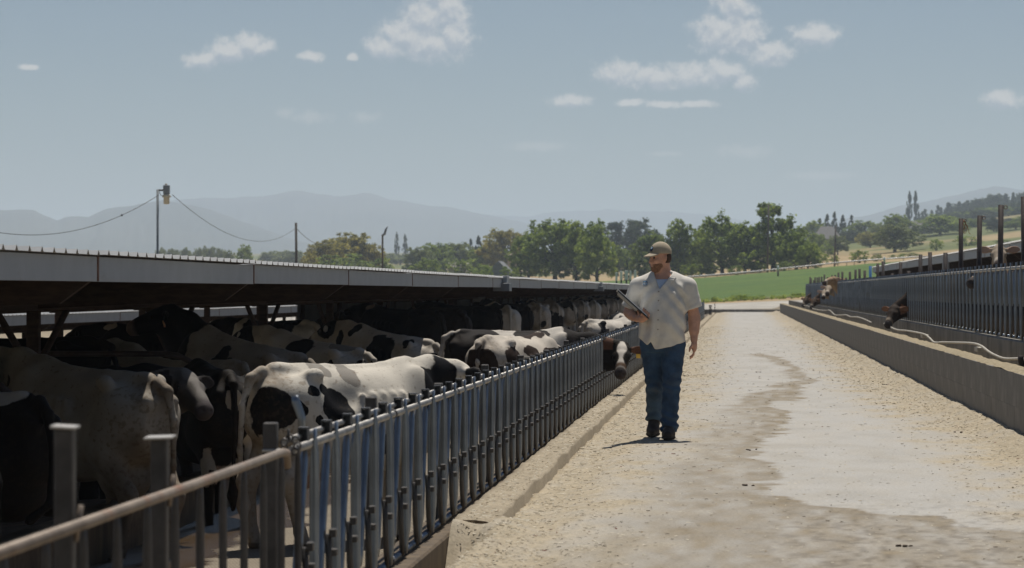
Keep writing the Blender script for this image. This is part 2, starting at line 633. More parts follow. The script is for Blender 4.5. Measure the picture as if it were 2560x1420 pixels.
def build_mountains():
    M = mat('mountain_scrub', (0.075, 0.085, 0.085), 0.95, var=0.3, scale=0.0024, col2=(0.11, 0.115, 0.105))
    spec = [
        (5250, [(-500, 540), (0, 519), (60, 523), (119, 547), (145, 541), (200, 537), (250, 519), (300, 512), (345, 503), (390, 497),
                (430, 503), (500, 520), (560, 538), (640, 566), (740, 600), (860, 632), (900, 640)]),
        (7350, [(380, 640), (400, 500), (440, 494), (520, 491), (600, 488), (650, 487), (700, 480), (745, 474), (785, 483), (830, 488),
                 (900, 482), (935, 485), (975, 497), (1040, 508), (1110, 517), (1180, 530), (1300, 552), (1420, 590), (1500, 640)]),
        (9450, [(1050, 640), (1080, 520), (1150, 527), (1240, 537), (1310, 541), (1380, 531), (1450, 527), (1510, 524), (1590, 527),
                 (1660, 528), (1730, 534), (1800, 541), (1880, 556), (1980, 566), (2080, 580), (2150, 640)]),
        (6650, [(1960, 640), (2000, 572), (2060, 558), (2130, 546), (2200, 531), (2265, 514), (2330, 500), (2390, 487), (2440, 476),
                (2475, 470), (2510, 472), (2560, 480), (2700, 500), (3100, 560)])]
    for D, prof in spec:
        us = np.arange(prof[0][0], prof[-1][0] + 1, 6.0)
        vv = np.interp(us, [p[0] for p in prof], [p[1] for p in prof])
        vv = vv + (fbm(us / 40, us * 0, int(D), 4) - 0.5) * 8
        az = (us - 1845) / 7000
        top = EYE + D * (728 - vv) / 7000
        rows = []
        for t in np.linspace(0, 1, 14):
            d = D - (1 - t) * D * 0.22
            zb = float(EYE + d * (728 - 640) / 7000) - 10
            z = zb + (top - zb) * t ** 1.3 + (fbm(us / 22 + 5, us * 0 + t * 7, int(D) + 3, 4) - 0.5) * 45 * t * (1 - t) * 2
            rows.append(np.stack([az * d, np.full_like(us, d), z], -1))
        d = D * 1.12
        rows.append(np.stack([az * d, np.full_like(us, d), np.full_like(us, EYE + d * 88 / 7000 - 20)], -1))
        G = np.stack(rows, 0)
        o = link('mountain', grid_mesh('mountain', G[..., 0], G[..., 1], G[..., 2]), M, smooth_=True)
        tag(o, kind='structure')


build_mountains()

# ------------------------------------------------------------------ feed lane
L_CURB, R_WALL = -1.43, 2.57
_BY = [5, 15, 16.6, 17.4, 18.4, 20, 23, 25.5, 28.5, 31.5, 34, 36, 37.5, 40, 44, 50, 57, 62, 64, 66]
_BL = [-3, -1.1, -.85, -.80, -.75, -.70, -.62, -.58, -.50, -.40, -.18, -.05, .05, .45, .75, .85, .6, .25, .4, .4]
_BR = [3, 3.0, 2.0, .95, .36, .28, .26, .31, .56, .52, .42, .7, .85, .8, 1.25, 1.15, 1.05, .6, .4, .3]


def lane_masks(X, Y):
    wx = X + (fbm(X * 2.2, Y * 0.55, 21, 4) - .5) * 0.5
    wy = Y + (fbm(X * 1.2, Y * 0.9, 22, 4) - .5) * 2.2
    l, r = np.interp(wy, _BY, _BL), np.interp(wy, _BY, _BR)
    inside = np.minimum(wx - l, r - wx)
    hi = (fbm(X * 3.5, Y * 4.0, 23, 5) - .5) * 0.30
    ra = sst(r - wx + hi, -0.02, 0.07)
    la = sst(wx - l + hi, -0.10, np.where(Y < 34, 0.50, 0.15))
    brown = ra * la
    soft = sst(inside, -0.05, 0.45)
    n = fbm(X * 2.5, Y * 1.3, 41, 5)
    n2 = fbm(X * 14, Y * 4, 42, 4)
    st_r = sst(X + (n - .5) * 1.3 - np.interp(Y, [10, 26, 40, 80, 150], [1.9, 1.85, 1.55, 1.75, 1.8]), -0.45, 0.55)
    st_l = sst(-X + (n - .5) * 1.1 - np.interp(Y, [10, 20, 40, 80, 150], [.75, .45, .25, .35, .5]), -0.35, 0.7)
    straw = np.clip(np.maximum(st_r, st_l), 0, 1)
    return brown, soft, straw, n, n2


def lane_z(X, Y):
    n = fbm(X * 5, Y * 3, 51, 4)
    rag = (fbm(X * 0 + 1, Y * 0.9, 53, 3) - 0.5) * 0.5
    z = 0.11 * sst(X + rag * 0.3, 2.2, 2.62) * (0.85 + 0.3 * n) + 0.035 * sst(-X + rag * 0.2, 1.15, 1.43) * (0.3 + 1.2 * n) - 0.075 * sst(-X, 0.9, 1.43)
    dip = (1 - sst(Y + (-X - 1.45) * 1.2, 15.7, 16.5))
    z = z + (1 - sst(Y, 16.5, 17.6)) * 0.09 * sst(-X + rag * .3, 1.02, 1.40)
    z = z + (1 - sst(Y, 16.36, 16.6)) * np.maximum(0.062 - z, 0) * sst(-X, 1.36, 1.44)
    z = z - dip * 0.40 * sst(-X + (fbm(X * 0, Y * 2.5, 57, 3) - .5) * .10, 1.36, 1.64) - sst(Y, 16.28, 16.36) * 0.16 * sst(-X, 1.432, 1.45)
    return z


def build_lane():
    ys = [6.0]
    while ys[-1] < 196:
        ys.append(ys[-1] + max(0.05, ys[-1] ** 2 * 6e-5))
    ys = np.array(ys)
    xs = np.concatenate([np.linspace(-1.655, L_CURB - 0.03, 7), np.linspace(L_CURB, R_WALL, 104)])
    X, Y = np.meshgrid(xs, ys)
    brown, soft, straw, n, n2 = lane_masks(X, Y)
    conc = np.array([0.385, 0.366, 0.332])[None, None] * (0.9 + 0.22 * n[..., None])
    strawc = np.array([0.375, 0.316, 0.226]) * (0.80 + 0.42 * fbm(X * 26, Y * 11, 43, 4)[..., None])
    brc = np.array([0.225, 0.185, 0.128]) * (0.75 + 0.5 * n2[..., None])
    k = straw[..., None]
    thin = sst(fbm(X * 6, Y * 2.2, 61, 5), 0.40, 0.66)[..., None] * 0.55
    ks = np.clip(k * (0.55 + 0.6 * n2[..., None]) + thin * (0.25 + k * .5), 0, 1)
    c = conc * (1 - ks) + strawc * ks
    # tyre-smeared dirt film over the concrete: its own brown, thinner where wheels have rubbed it
    track = 0.62 + 0.38 * sst(np.abs(X - 0.02 - 0.05 * np.sin(Y * .2)), 0.02, 0.16) * (0.8 + .4 * vnoise(X * 14, Y * .4, 77))
    streak = fbm(X * 10.0, Y * 2.2, 78, 5)
    kb = (brown * (0.66 + 0.5 * (n2 - .5) + 1.1 * (streak - .5)) * (0.65 + 0.35 * track) + 0.25 * brown * (1 - soft))[..., None]
    kb = np.clip(kb * (1 - 0.65 * k) * .88, 0, 1)
    c = c * (1 - kb) + brc * kb
    clods = sst(fbm(X * 24, Y * 7.0, 71, 5), 0.54, 0.64)[..., None] * ((1 - sst(Y, 16, 20)) * sst(X, -0.1, 0.5))[..., None]
    c = c * (1 - 0.38 * clods) + np.array([0.075, 0.058, 0.04]) * 0.38 * clods
    rough = 0.9 - 0.22 * (1 - ks[..., 0]) * (1 - kb[..., 0]) * sst(n, 0.25, 0.5)
    me = grid_mesh('feed_lane', X, Y, lane_z(X, Y))
    point_attr(me, 'tint', np.concatenate([c, rough[..., None]], -1))
    M = attr_mat('lane_surface', nscale=45, namt=0.32, bump=0.35, bscale=70, dist=0.008, rough_from_alpha=True, spec=.12)
    tag(link('feed_lane', me, M, smooth_=True), kind='structure')

    # raised kerb ledge the left fence stands behind, edge chipped and uneven
    ys = np.concatenate([np.arange(16.3, 60, 0.10), np.arange(60, 176, 0.6)])
    prof = [(-1.67, -0.2), (-1.67, 0.048), (-1.60, 0.05), (-1.53, 0.052), (-1.46, 0.05), (-1.437, 0.044), (-1.428, 0.03), (-1.424, -0.2)]
    X = np.zeros((len(ys), len(prof)))
    Z = X.copy()
    Yg = np.repeat(ys[:, None], len(prof), 1)
    e = (fbm(ys * 1.6, ys * 0, 81, 5) - .5) * 0.055
    for j, (x, z) in enumerate(prof):
        w = np.clip((x + 1.6) / 0.15, 0, 1)
        X[:, j] = x + e * w
        Z[:, j] = z + (fbm(ys * 3, ys * 0 + x * 9, 83, 3) - .5) * 0.03 * (0.02 < z)
    Z[:, 0] = Z[:, -1] = -0.45
    me = grid_mesh('kerb', X, Yg, Z)
    n = fbm(X * 8, Yg * 4, 85, 4)
    point_attr(me, 'tint', np.stack([0.35 + .12 * (n - .5), 0.295 + .1 * (n - .5), 0.215 + .07 * (n - .5)], -1))
    tag(link('kerb', me, M), kind='structure')
    cap = MB()
    cap.add([(X[0, j], ys[0], Z[0, j]) for j in range(len(prof))], [tuple(range(len(prof)))])
    tag(cap.build('kerb_end', M_DIRTFACE), kind='structure')
        # concrete lip across the far end of the lane
    lip = MB().box((0.35, 188, 0.0), (6.2, 0.35, 0.36), 0.03)
    tag(lip.build('kerb_lip', M_CONC), kind='structure')


build_lane()


def build_litter():
    rng = np.random.default_rng(5)
    n = 150000
    Y = 11 + 100 * rng.random(n) ** 2.3
    X = rng.uniform(-1.62, 2.6, n)
    _, _, straw, nn, n2 = lane_masks(X, Y)
    heap = sst(X, 1.95, 2.5) + sst(-X, 1.0, 1.4)
    keep = rng.random(n) < np.clip(0.05 + straw * 0.45 + heap * 0.4, 0, 1) * (0.35 + n2)
    X, Y = X[keep], Y[keep]
    n = len(X)
    onk = (X < -1.43) & (Y > 16.3)
    Z = np.where(onk, 0.055, lane_z(X, Y)) + 0.0025
    L = rng.uniform(0.008, 0.034, n) * (0.7 + np.minimum(Y, 45) / 60)
    W = rng.uniform(0.0016, 0.0042, n) * (0.7 + np.minimum(Y, 45) / 40)
    th = rng.uniform(0, 2 * math.pi, n)
    dx, dy = np.cos(th), np.sin(th)
    tilt = rng.uniform(-0.05, 0.16, n)
    lift = rng.uniform(0, 0.0015, n)
    P = np.stack([X, Y, Z + lift], -1)
    a = np.stack([dx * L, dy * L, np.abs(tilt) * L], -1)
    b = np.stack([-dy * W, dx * W, rng.uniform(-.5, .5, n) * W], -1)
    V = np.stack([P - b, P + a - b, P + a + b, P + b], 1).reshape(-1, 3)
    F = np.arange(n * 4).reshape(n, 4)
    me = mesh_np('straw_litter', V, F)
    t = rng.random(n)
    c = np.where(t[:, None] < 0.9, np.array([0.50, 0.45, 0.35]) * rng.uniform(0.6, 1.2, n)[:, None],
                 np.array([0.26, 0.20, 0.12]) * rng.uniform(0.5, 1.2, n)[:, None])
    c[t > 0.985] = (0.13, 0.05, 0.035)
    point_attr(me, 'tint', np.repeat(c, 4, 0))
    M = attr_mat('straw', nscale=3, namt=0.1, bump=0.0)
    tag(link('straw_litter', me, M), 'loose pale straw and chopped feed scattered along both sides of the lane', 'straw', kind='stuff')
    # a few dark lumps of manure and feed
    rng = random.Random(3)
    mb = MB()
    spots = [(at(1716, 939, 1).x, 0)] and []
    for (u, v) in [(1716, 940), (1706, 938), (2240, 944), (2150, 866), (2214, 960), (1880, 1124), (1895, 930), (2400, 1078), (2060, 832),
                   (1870, 1212), (2260, 1360)]:
        Y = EYE * 7000 / (v - 728)
        p = at(u, v, Y)
        for k in range(4):
            x, y = p.x + rng.uniform(-.05, .05), p.y + rng.uniform(-.08, .08)
            s = rng.uniform(.006, .014)
            mb.box((x, y, lane_z(np.array([x]), np.array([y]))[0] + s * .4), (s * 1.6, s * 2.4, s), s * .3, Matrix.Rotation(rng.uniform(0, 3), 4, 'Z'))
    tag(mb.build('manure_clods', mat('dark_clod', (0.06, 0.04, 0.027), 0.9, var=.4, scale=30)),
        'small dark dried clods scattered on the lane', 'clods', kind='stuff')


build_litter()

# ------------------------------------------------------------------ left yard floors


def build_yard():
    m = mat('grooved_alley_concrete', (0.30, 0.255, 0.19), 0.85, var=0.15, scale=2.0, bump=0)
    t = m.node_tree
    b = t.nodes['Principled BSDF']
    tc = N(t, 'ShaderNodeTexCoord')
    wv = N(t, 'ShaderNodeTexWave', wave_type='BANDS', bands_direction='X')
    wv.inputs['Scale'].default_value = 12
    wv.inputs['Distortion'].default_value = 0.8
    wv.inputs['Detail'].default_value = 2
    mp = N(t, 'ShaderNodeMapping')
    mp.inputs['Rotation'].default_value = (0, 0, R(4))
    t.links.new(tc.outputs['Object'], mp.inputs[0])
    t.links.new(mp.outputs[0], wv.inputs['Vector'])
    bp = N(t, 'ShaderNodeBump')
    bp.inputs['Strength'].default_value = 0.9
    bp.inputs['Distance'].default_value = 0.012
    t.links.new(wv.outputs[0], bp.inputs['Height'])
    # wet manure near the stalls
    sep = N(t, 'ShaderNodeSeparateXYZ')
    t.links.new(tc.outputs['Object'], sep.inputs[0])
    ns = N(t, 'ShaderNodeTexNoise')
    ns.inputs['Scale'].default_value = 1.1
    ns.inputs['Detail'].default_value = 6
    t.links.new(tc.outputs['Object'], ns.inputs['Vector'])
    d = math_n(t, 'ADD', math_n(t, 'MULTIPLY', sep.outputs[0], -1.0), math_n(t, 'MULTIPLY', math_n(t, 'SUBTRACT', ns.outputs[0], 0.5), 1.6))
    wet = smooth(t, d, 3.75, 3.95)
    old = b.inputs['Base Color'].links[0].from_socket
    groove = N(t, 'ShaderNodeMix', data_type='RGBA')
    t.links.new(smooth(t, wv.outputs[0], 0.15, 0.5), groove.inputs[0])
    groove.inputs[6].default_value = (0.16, 0.125, 0.085, 1)
    t.links.new(old, groove.inputs[7])
    mm = N(t, 'ShaderNodeMix', data_type='RGBA')
    t.links.new(wet, mm.inputs[0])
    t.links.new(groove.outputs[2], mm.inputs[6])
    mm.inputs[7].default_value = (0.075, 0.045, 0.018, 1)
    t.links.new(mm.outputs[2], b.inputs['Base Color'])
    mr = N(t, 'ShaderNodeMapRange')
    t.links.new(wet, mr.inputs[0])
    mr.inputs[3].default_value, mr.inputs[4].default_value = 0.85, 0.22
    t.links.new(mr.outputs[0], b.inputs['Roughness'])
    t.links.new(bp.outputs[0], b.inputs['Normal'])
    X, Y = np.meshgrid([-4.63, -1.92], [4, 202])
    tag(link('alley_floor', grid_mesh('alley_floor', X, Y, X * 0 - 0.58), m), kind='structure')
    # raised stall bed with its kerb
    mb = MB().box((-4.70, 103, -0.40), (0.14, 198, 0.40), 0.015)
    tag(mb.build('stall_kerb', M_DIRTFACE), kind='structure')
    ys = np.arange(4, 202, 0.4)
    xs = np.array([-4.77, -5.2, -5.7, -6.3, -7.0, -7.8, -8.2])
    X, Y = np.meshgrid(xs, ys)
    Z = np.interp(X, [-8.2, -7.0, -5.6, -4.77], [-0.55, -0.42, -0.30, -0.23]) + (fbm(X * 2, Y * 2, 91) - .5) * .06
    tag(link('stall_bed', grid_mesh('stall_bed', X, Y, Z), M_BEDDING, smooth_=True), kind='structure')


build_yard()

# ------------------------------------------------------------------ fences


def stanchion_meshes():
    up = MB().tube([(0, 0, 0.0), (0, 0, 0.05), (0, 0, 0.13), (0, 0, 0.40), (0, 0, 0.66), (0, 0, 0.72), (0, 0, 0.77), (0, 0, 0.81)],
                   [.0190] * 8, 10, flat=[(0.45, 1.3), (0.7, 1.2), (1, 1), (1, 1), (1, 1), (.85, 1.1), (0.42, 1.2), (0.38, 1.2)])
    u2 = MB().tube([(0, 0, 0.0), (0, 0, 0.06), (0, 0, 0.15), (0, 0, 0.55), (0, 0, 0.66), (0, 0, 0.735)], [.0185] * 6, 10,
                   flat=[(0.5, 1.3), (0.75, 1.1), (1, 1), (1, 1), (.9, 1), (.4, 1.3)])
    # short lower brace of the neck slot and its latch bolts
    br = MB().tube([(0, -0.10, 0.0), (0, -0.12, 0.06), (0, -0.17, 0.16), (0, -0.185, 0.34)], [.013, .0145, .0145, .013], 8,
                   flat=[(.8, 1), (1, 1), (1, 1), (1, 1)])
    br.box((0.02, -0.185, 0.345), (0.03, 0.05, 0.035), 0.004)
    br.box((0.02, -0.155, 0.26), (0.03, 0.045, 0.03), 0.004)
    lv = MB().tube([(0, 0.0, 0.735), (0, -0.02, 0.68), (0, -0.11, 0.45), (0, -0.24, 0.12), (0, -0.25, 0.075)],
                   [.014, .0190, .0190, .0190, .013], 10, flat=[(.6, 1), (1, 1), (1, 1), (1, 1), (1, 1)])
    bk = MB()
    for sx in (-1, 1):
        bk.box((sx * 0.018, 0, 0.0), (0.004, 0.06, 0.080))
    bk.box((0, 0, 0.038), (0.040, 0.062, 0.006))
    bk.box((0, 0.024, -0.004), (0.032, 0.006, 0.070))
    return up.mesh('upright'), u2.mesh('slot_bar'), br.mesh('brace'), lv.mesh('lever'), bk.mesh('bracket')


def place_mesh(V, F, M):
    return [(M @ Vector(v))[:] for v in V]


UPR, UP2, BRC, LEV, BKT = stanchion_meshes()
for me_, mm_ in ((UPR, M_GALV), (UP2, M_GALV), (BRC, M_POST), (LEV, M_GALV), (BKT, M_BRACKET)):
    me_.materials.append(mm_)


def headlocks(root, X, z0, h, Ys, n_parts, side, seed):
    """Self-locking stanchions at the given Y positions; side -1 left fence, +1 right fence."""
    rng = random.Random(seed)
    sz = h / 0.75
    rest = {id(m): (m, MB()) for m in (UPR, UP2, BRC, LEV, BKT)}
    for i, y in enumerate(Ys):
        lean = rng.uniform(-0.04, 0.05)
        sets = [(UPR, 'upright', (X - side * 0.022, y + 0.055, z0), 0, rng.uniform(-.008, .008)),
                (UP2, 'slot_bar', (X + side * 0.004, y + 0.20, z0), 0, rng.uniform(-.008, .008)),
                (BRC, 'brace', (X - side * 0.018, y + 0.03, z0), 0, 0.0),
                (LEV, 'lever', (X + side * 0.012, y, z0), lean, 0.0),
                (BKT, 'bracket', (X + side * 0.012, y, z0 + 0.778 * sz), 0, 0.0)]
        for me, nm, loc, rx, ry in sets:
            if nm == 'lever':
                loc = (loc[0], loc[1], loc[2])
            M = Matrix.Translation(loc) @ Matrix.Rotation(rx, 4, 'X') @ Matrix.Rotation(ry, 4, 'Y') @ Matrix.Diagonal((-side if False else 1, 1, 1 if nm == 'bracket' else sz, 1))
            if i < n_parts:
                o = bpy.data.objects.new(nm, me)
                COL.objects.link(o)
                o.parent = root
                o.matrix_local = M
            else:
                mb = rest[id(me)][1]
                mb.add([(M @ v.co)[:] for v in me.vertices], [tuple(p.vertices) for p in me.polygons])
                mb.sm[-len(me.polygons):] = [p.use_smooth for p in me.polygons]
    mats = {'upright': M_GALV, 'slot_bar': M_GALV, 'brace': M_POST, 'lever': M_GALV, 'bracket': M_BRACKET}
    for me, mb in rest.values():
        if mb.v:
            nm = me.name.split('.')[0]
            tag(mb.build('far_' + nm + 's', mats[nm], root), kind='stuff')


FX = -1.76
LEFT_Y0, LEFT_STEP = 11.36, 0.64


def left_fence():
    f = empty('headlock_fence', (FX, 11, 0))
    tag(f, 'galvanised steel headlock fence along the left side of the lane, behind the walking man', 'fence')
    inv = Matrix.Translation((-FX, -11, 0))
    sub = empty('stanchion_row', (0, 0, 0))
    bpy.data.objects.remove(sub)
    n = 209
    Ys = [LEFT_Y0 + LEFT_STEP * i for i in range(n)]
    f.location = (0, 0, 0)
    headlocks(f, FX, 0.015, 0.75, Ys, 72, -1, 1)
    y0, y1 = 10.95, Ys[-1] + 0.5
    MB().tube([(FX + .004, y0, 0.762), (FX + .004, y1, 0.762)], 0.0175, 12).build('top_rail', M_RAIL, f)
    MB().tube([(FX - 0.035, y0 + 0.05, 0.795), (FX - 0.035, y1, 0.795)], 0.0130, 10).build('lock_rod', M_RAIL, f)
    MB().tube([(FX, y0, 0.018), (FX, y1, 0.018)], 0.0165, 10).build('bottom_rail', M_GALV, f)
    # coupling sleeves on the bottom and top rails
    sl = MB().tube([(FX, -.035, 0.018), (FX, .035, 0.018)], 0.021, 10).mesh('sleeve')
    sl2 = MB().tube([(FX + .004, -.03, 0.762), (FX + .004, .03, 0.762)], 0.0215, 10).mesh('rail_clamp')
    for i in range(1, 26):
        link('sleeve', sl, M_POST, f).location = (0, y0 + 1.6 * i, 0)
    for i in range(0, 14):
        link('rail_clamp', sl2, M_POST, f).location = (0, y0 + 0.08 + 3.2 * i, 0)
    posts = [11.03, 14.1, 17.3, 20.5, 23.9, 27.1, 30.3, 33.5]
    while posts[-1] < 142:
        posts.append(posts[-1] + 3.2)
    pm = MB().box((0, 0, 0.15), (0.055, 0.055, 1.30), 0.006).mesh('post')
    for i, y in enumerate(posts):
        o = link('post', pm, M_POST, f)
        o.location = (-1.855, y, 0.04 + 0.02 * math.sin(i * 2.3))
    # chain-and-bolt clamp at the first post, and the bent release handle
    ch = MB()
    for k in range(7):
        a = k * 0.9
        c = Vector((FX + 0.028 * math.cos(a), y0 - 0.01 + 0.012 * (k % 3), 0.78 + 0.03 * math.sin(a)))
        ch.tube([c + Vector((0.014 * math.cos(b), 0.004 * (k % 2), 0.014 * math.sin(b))) for b in np.linspace(0, 6.28, 9)], 0.004, 6, caps=False)
    ch.tube([(FX - .01, y0 + .02, 0.80), (FX - .012, y0 + .02, 0.845)], 0.006, 6)
    ch.build('chain', M_POST, f)
    p = at(762, 1085, 11.55)
    hd = MB().tube([(FX - 0.05, 11.55, 0.80), (FX - 0.05, 11.55, 0.86), (FX - 0.075, 11.55, 0.93), (FX - 0.08, 11.55, 0.955)],
                   [.016, .017, .019, .014], 10, flat=[(1, .6), (1, .45), (1, .4), (1, .4)])
    hd.build('release_handle', M_GALV, f)
    e = MB().box((FX, y1 + 0.05, 0.40), (0.05, 0.06, 1.05), 0.006)
    e.build('end_post', M_POST, f)
    MB().box((FX + 0.03, y1 - 0.6, 0.42), (0.012, 1.2, 0.72), 0.003).build('end_panel', M_GALV, f)

    w = MB().box((-1.785, 90, -0.32), (0.25, 168, 0.62), 0.012)
    tag(w.build('stem_wall', M_DIRTFACE), 'low stained concrete wall under the left headlock fence', 'wall')

    g = empty('pipe_gate', (0, 0, 0))
    tag(g, 'rusty welded pipe barrier with upright bars at the near end of the left fence', 'gate')
    MB().tube([(FX, 5.0, 0.765), (FX, 9.0, 0.762), (FX, 10.75, 0.765), (FX - 0.005, 10.88, 0.755), (FX - 0.01, 10.93, 0.70)], 0.0165, 14).build('top_rail', M_RUSTRAIL, g)
    MB().tube([(FX, 5.0, 0.018), (FX, 10.95, 0.018)], 0.02, 10).build('bottom_rail', M_RUSTRAIL, g)
    bar = MB().tube([(0, 0, 0.0), (0, 0, 0.08), (0, 0, 0.2), (0, 0, 0.60), (0, 0, 0.70), (0, 0, 0.742)], [.0145] * 6, 10,
                    flat=[(.4, 1.2), (.9, 1), (1, 1), (1, 1), (.75, 1), (.3, 1.1)]).mesh('bar')
    for i in range(14):
        link('bar', bar, M_POST, g).location = (FX, 5.8 + 0.41 * i - 0.41 * 0 , 0.018)
    for (y, top, cw) in ((7.6, 1.01, .07), (8.87, 0.915, .09)):
        q = MB().box((0, 0, (top - 0.6) / 2 - 0.0), (0.052, 0.052, top + 0.6), 0.005).build('post', M_POST, g)
        q.location = (-1.85, y, 0)
        c = MB().box((0, 0, 0), (cw, cw, 0.008), 0.002).build('post_cap', M_RAIL, q)
        c.location = (0, 0, top + 0.006)
        c.rotation_euler = (R(2), R(-2 if cw > .08 else 3), 0)
        s = MB().tube([(0.03, 0, 0.70), (0.045, 0, 0.80)], 0.008, 6).build('hinge_pin', M_RUSTRAIL, q)
    q = MB().box((0, 0, 0.0), (0.056, 0.056, 1.4), 0.005).build('post', M_POST, g)
    q.location = (-1.845, 10.98, 0.17)
    MB().box((0, 0, 0), (0.12, 0.07, 0.012), 0.003).build('bracket_plate', M_RAIL, q).location = (0.03, 0, 0.59)


left_fence()

RX = 3.16


def right_fence():
    f = empty('headlock_fence', (0, 0, 0))
    tag(f, 'galvanised steel headlock fence on top of the right-hand feed bunk', 'fence')
    Ys = [29.0 + 0.61 * i for i in range(-18, 167)]
    headlocks(f, RX, 0.855, 0.80, Ys, 80, 1, 2)
    y0, y1 = 17.6, Ys[-1] + 0.4
    MB().tube([(RX - .004, y0, 1.655), (RX - .004, y1, 1.655)], 0.020, 12).build('top_rail', M_RAIL, f)
    MB().tube([(RX + 0.04, y0, 1.69), (RX + 0.04, y1, 1.69)], 0.012, 10).build('lock_rod', M_POST, f)
    MB().tube([(RX, y0, 0.865), (RX, y1, 0.865)], 0.018, 10).build('bottom_rail', M_GALV, f)
    # posts standing behind it, cut at all heights
    hs = {0: 2.47, 1: 2.47, 2: 2.42, 3: 2.46, 4: 2.00, 5: 2.05, 6: 2.05, 7: 1.78, 8: 1.98, 9: 1.77, 10: 2.06, 11: 2.04}
    rng = random.Random(8)
    n = -4
    y = 32.3 - 4 * 3.1
    short = {17, 22}
    while y < 129:
        top = 2.45 if n < 0 else hs.get(n, 1.98 + rng.uniform(-.06, .12)) if n not in short else 1.8
        if n > 20:
            top = 1.93 + rng.uniform(-.10, .12)
        r = 0.034
        o = MB().tube([(0, 0, 0.2), (0, 0, top)], r, 12).build('post', M_BLUE if n == 12 else M_DARKPOST, f)
        o.location = (RX + 0.10 + rng.uniform(-.01, .01), y, 0)
        o.rotation_euler = (rng.uniform(-.012, .012), rng.uniform(-.012, .012), 0)
        if n in (1, 2, 3):
            MB().tube([(0.036 + 0.022 * (1 - math.cos(a)), 0, top - 0.03 + 0.022 * math.sin(a)) for a in np.linspace(0, 6.28, 10)],
                      0.006, 6, caps=False).build('ring', M_RUSTRAIL, o)
        n += 1
        y += 3.1
    tw = MB()
    rr = random.Random(4)
    for k in range(6):
        p = [Vector((0.05, 0, 0))]
        for j in range(6):
            p.append(p[-1] + Vector((rr.uniform(-.02, .03), rr.uniform(-.02, .02), -rr.uniform(.02, .05))))
        tw.tube(p, 0.004, 5)
    o = tw.build('twine', mat('orange_twine', (0.30, 0.15, 0.07), 0.9), None)
    o.location = (RX + 0.10, 32.3 + 9.3, 2.44)
    tag(o, 'frayed brown baler twine hanging from a tall dark post top', 'twine')

    wall = empty('feed_bunk', (0, 0, 0))
    tag(wall, 'long concrete feed bunk wall of two courses on the right of the lane', 'feed bunk')
    rng = random.Random(6)
    bl = MB().box((0, 0, 0), (0.20, 1.1985, 0.3142), 0.0015).mesh('block')
    y = 12.0
    k = 0
    while y < 172:
        for c in range(2):
            o = link('block', bl, M_CONC, wall)
            o.location = (R_WALL + 0.10 + rng.uniform(-.0012, .0012), y + 0.6 + (0.6 if c else 0), 0.157 + 0.315 * c)
        y += 1.2
        k += 1
    MB().box((R_WALL + 0.105, 92.5, 0.30), (0.17, 161, 0.58)).build('mortar_core', M_CONC, wall)
    MB().box((3.18, 92.5, 0.42), (0.16, 161, 0.83), 0.012).build('rear_wall', M_CONC, wall)
    ys = np.arange(12, 173, 0.25)
    xs = np.linspace(R_WALL + 0.0, 3.12, 12)
    X, Y = np.meshgrid(xs, ys)
    fb = fbm(X * 6, Y * 3, 101, 4)
    Z = np.interp(X, [2.57, 2.60, 2.72, 2.79, 2.85, 3.0, 3.12], [.628, .645, .66, .645, .56, .46, .45]) + (fb - .5) * .05
    me = grid_mesh('feed_layer', X, Y, Z)
    link('feed_layer', me, M_FEED, wall, True)

    for nm, pts, lab in (
        ('water_pipe', [(2556, 905, .9), (2548, 897), (2505, 897), (2481, 889), (2463, 879), (2445, 865), (2427, 859), (2400, 857), (2351, 856), (2330, 856),
                        (2318, 845), (2303, 835), (2263, 827), (2236, 824), (2207, 809)], 'bent pale pipe resting on the near feed bunk wall, beside the brown cow eating'),
        ('water_pipe', [(2176, 807), (2160, 799), (2142, 793), (2124, 792), (2112, 787), (2100, 788), (2085, 787), (2076, 779), (2070, 775), (2063, 776), (2045, 775),
                        (2030, 771), (2018, 765), (2006, 763)], 'bent pale pipe further along the feed bunk wall, under the far cow heads')):
        P = []
        for q in pts:
            s = q[0] - 1845
            Y = 2.81 * 7000 / s
            p = at(q[0], q[1], Y)
            p.x = 2.81
            P.append(p)
        C = []
        for i in range(len(P) - 1):
            a, b = P[max(i - 1, 0)], P[i]
            c, d = P[i + 1], P[min(i + 2, len(P) - 1)]
            for t in np.linspace(0, 1, 6)[:-1]:
                C.append(0.5 * ((2 * b) + (c - a) * t + (2 * a - 5 * b + 4 * c - d) * t * t + (3 * b - a - 3 * c + d) * t ** 3))
        C.append(P[-1])
        o = MB().tube(C, 0.0145, 8).build(nm, M_HOSE)
        tag(o, lab, 'pipe', 'bent pipes on the bunk wall')
    p = at(2552, 902, 27.6)
    el = MB().tube([p + Vector((0, 0, .05)), p, p + Vector((0.02, 0, -.06)), p + Vector((0.1, 0.05, -.09))], 0.03, 10).build('pipe_elbow', M_DARKPOST)
    tag(el, 'black pipe elbow at the near end of the bent pale pipe', 'pipe fitting')
    for (u, v, w) in ((2303, 838, .5), (2438, 868, .45)):
        Y = 2.84 * 7000 / (u - 1845)
        p = at(u, v, Y)
        o = MB().box((2.86, Y, 0.70), (0.10, w, 0.055), 0.006).build('support_board', M_HOSE)
        tag(o, 'short board wedged under the bent pale pipe, ' + ('the one nearer the eating cow' if u < 2400 else 'the one nearest the pipe elbow'), 'board', 'boards under the pipe')


right_fence()

# ------------------------------------------------------------------ barns


def rib_profile(L, pitch=0.305):
    pts = []
    y = 0.0
    while y < L - 1e-6:
        for dy, z in ((0, 0), (0.105, 0), (0.136, 0.032), (0.144, 0.032), (0.175, 0.002), (0.2, 0)):
            if y + dy <= L:
                pts.append((y + dy, z))
        y += pitch
    pts.append((L, 0))
    return pts


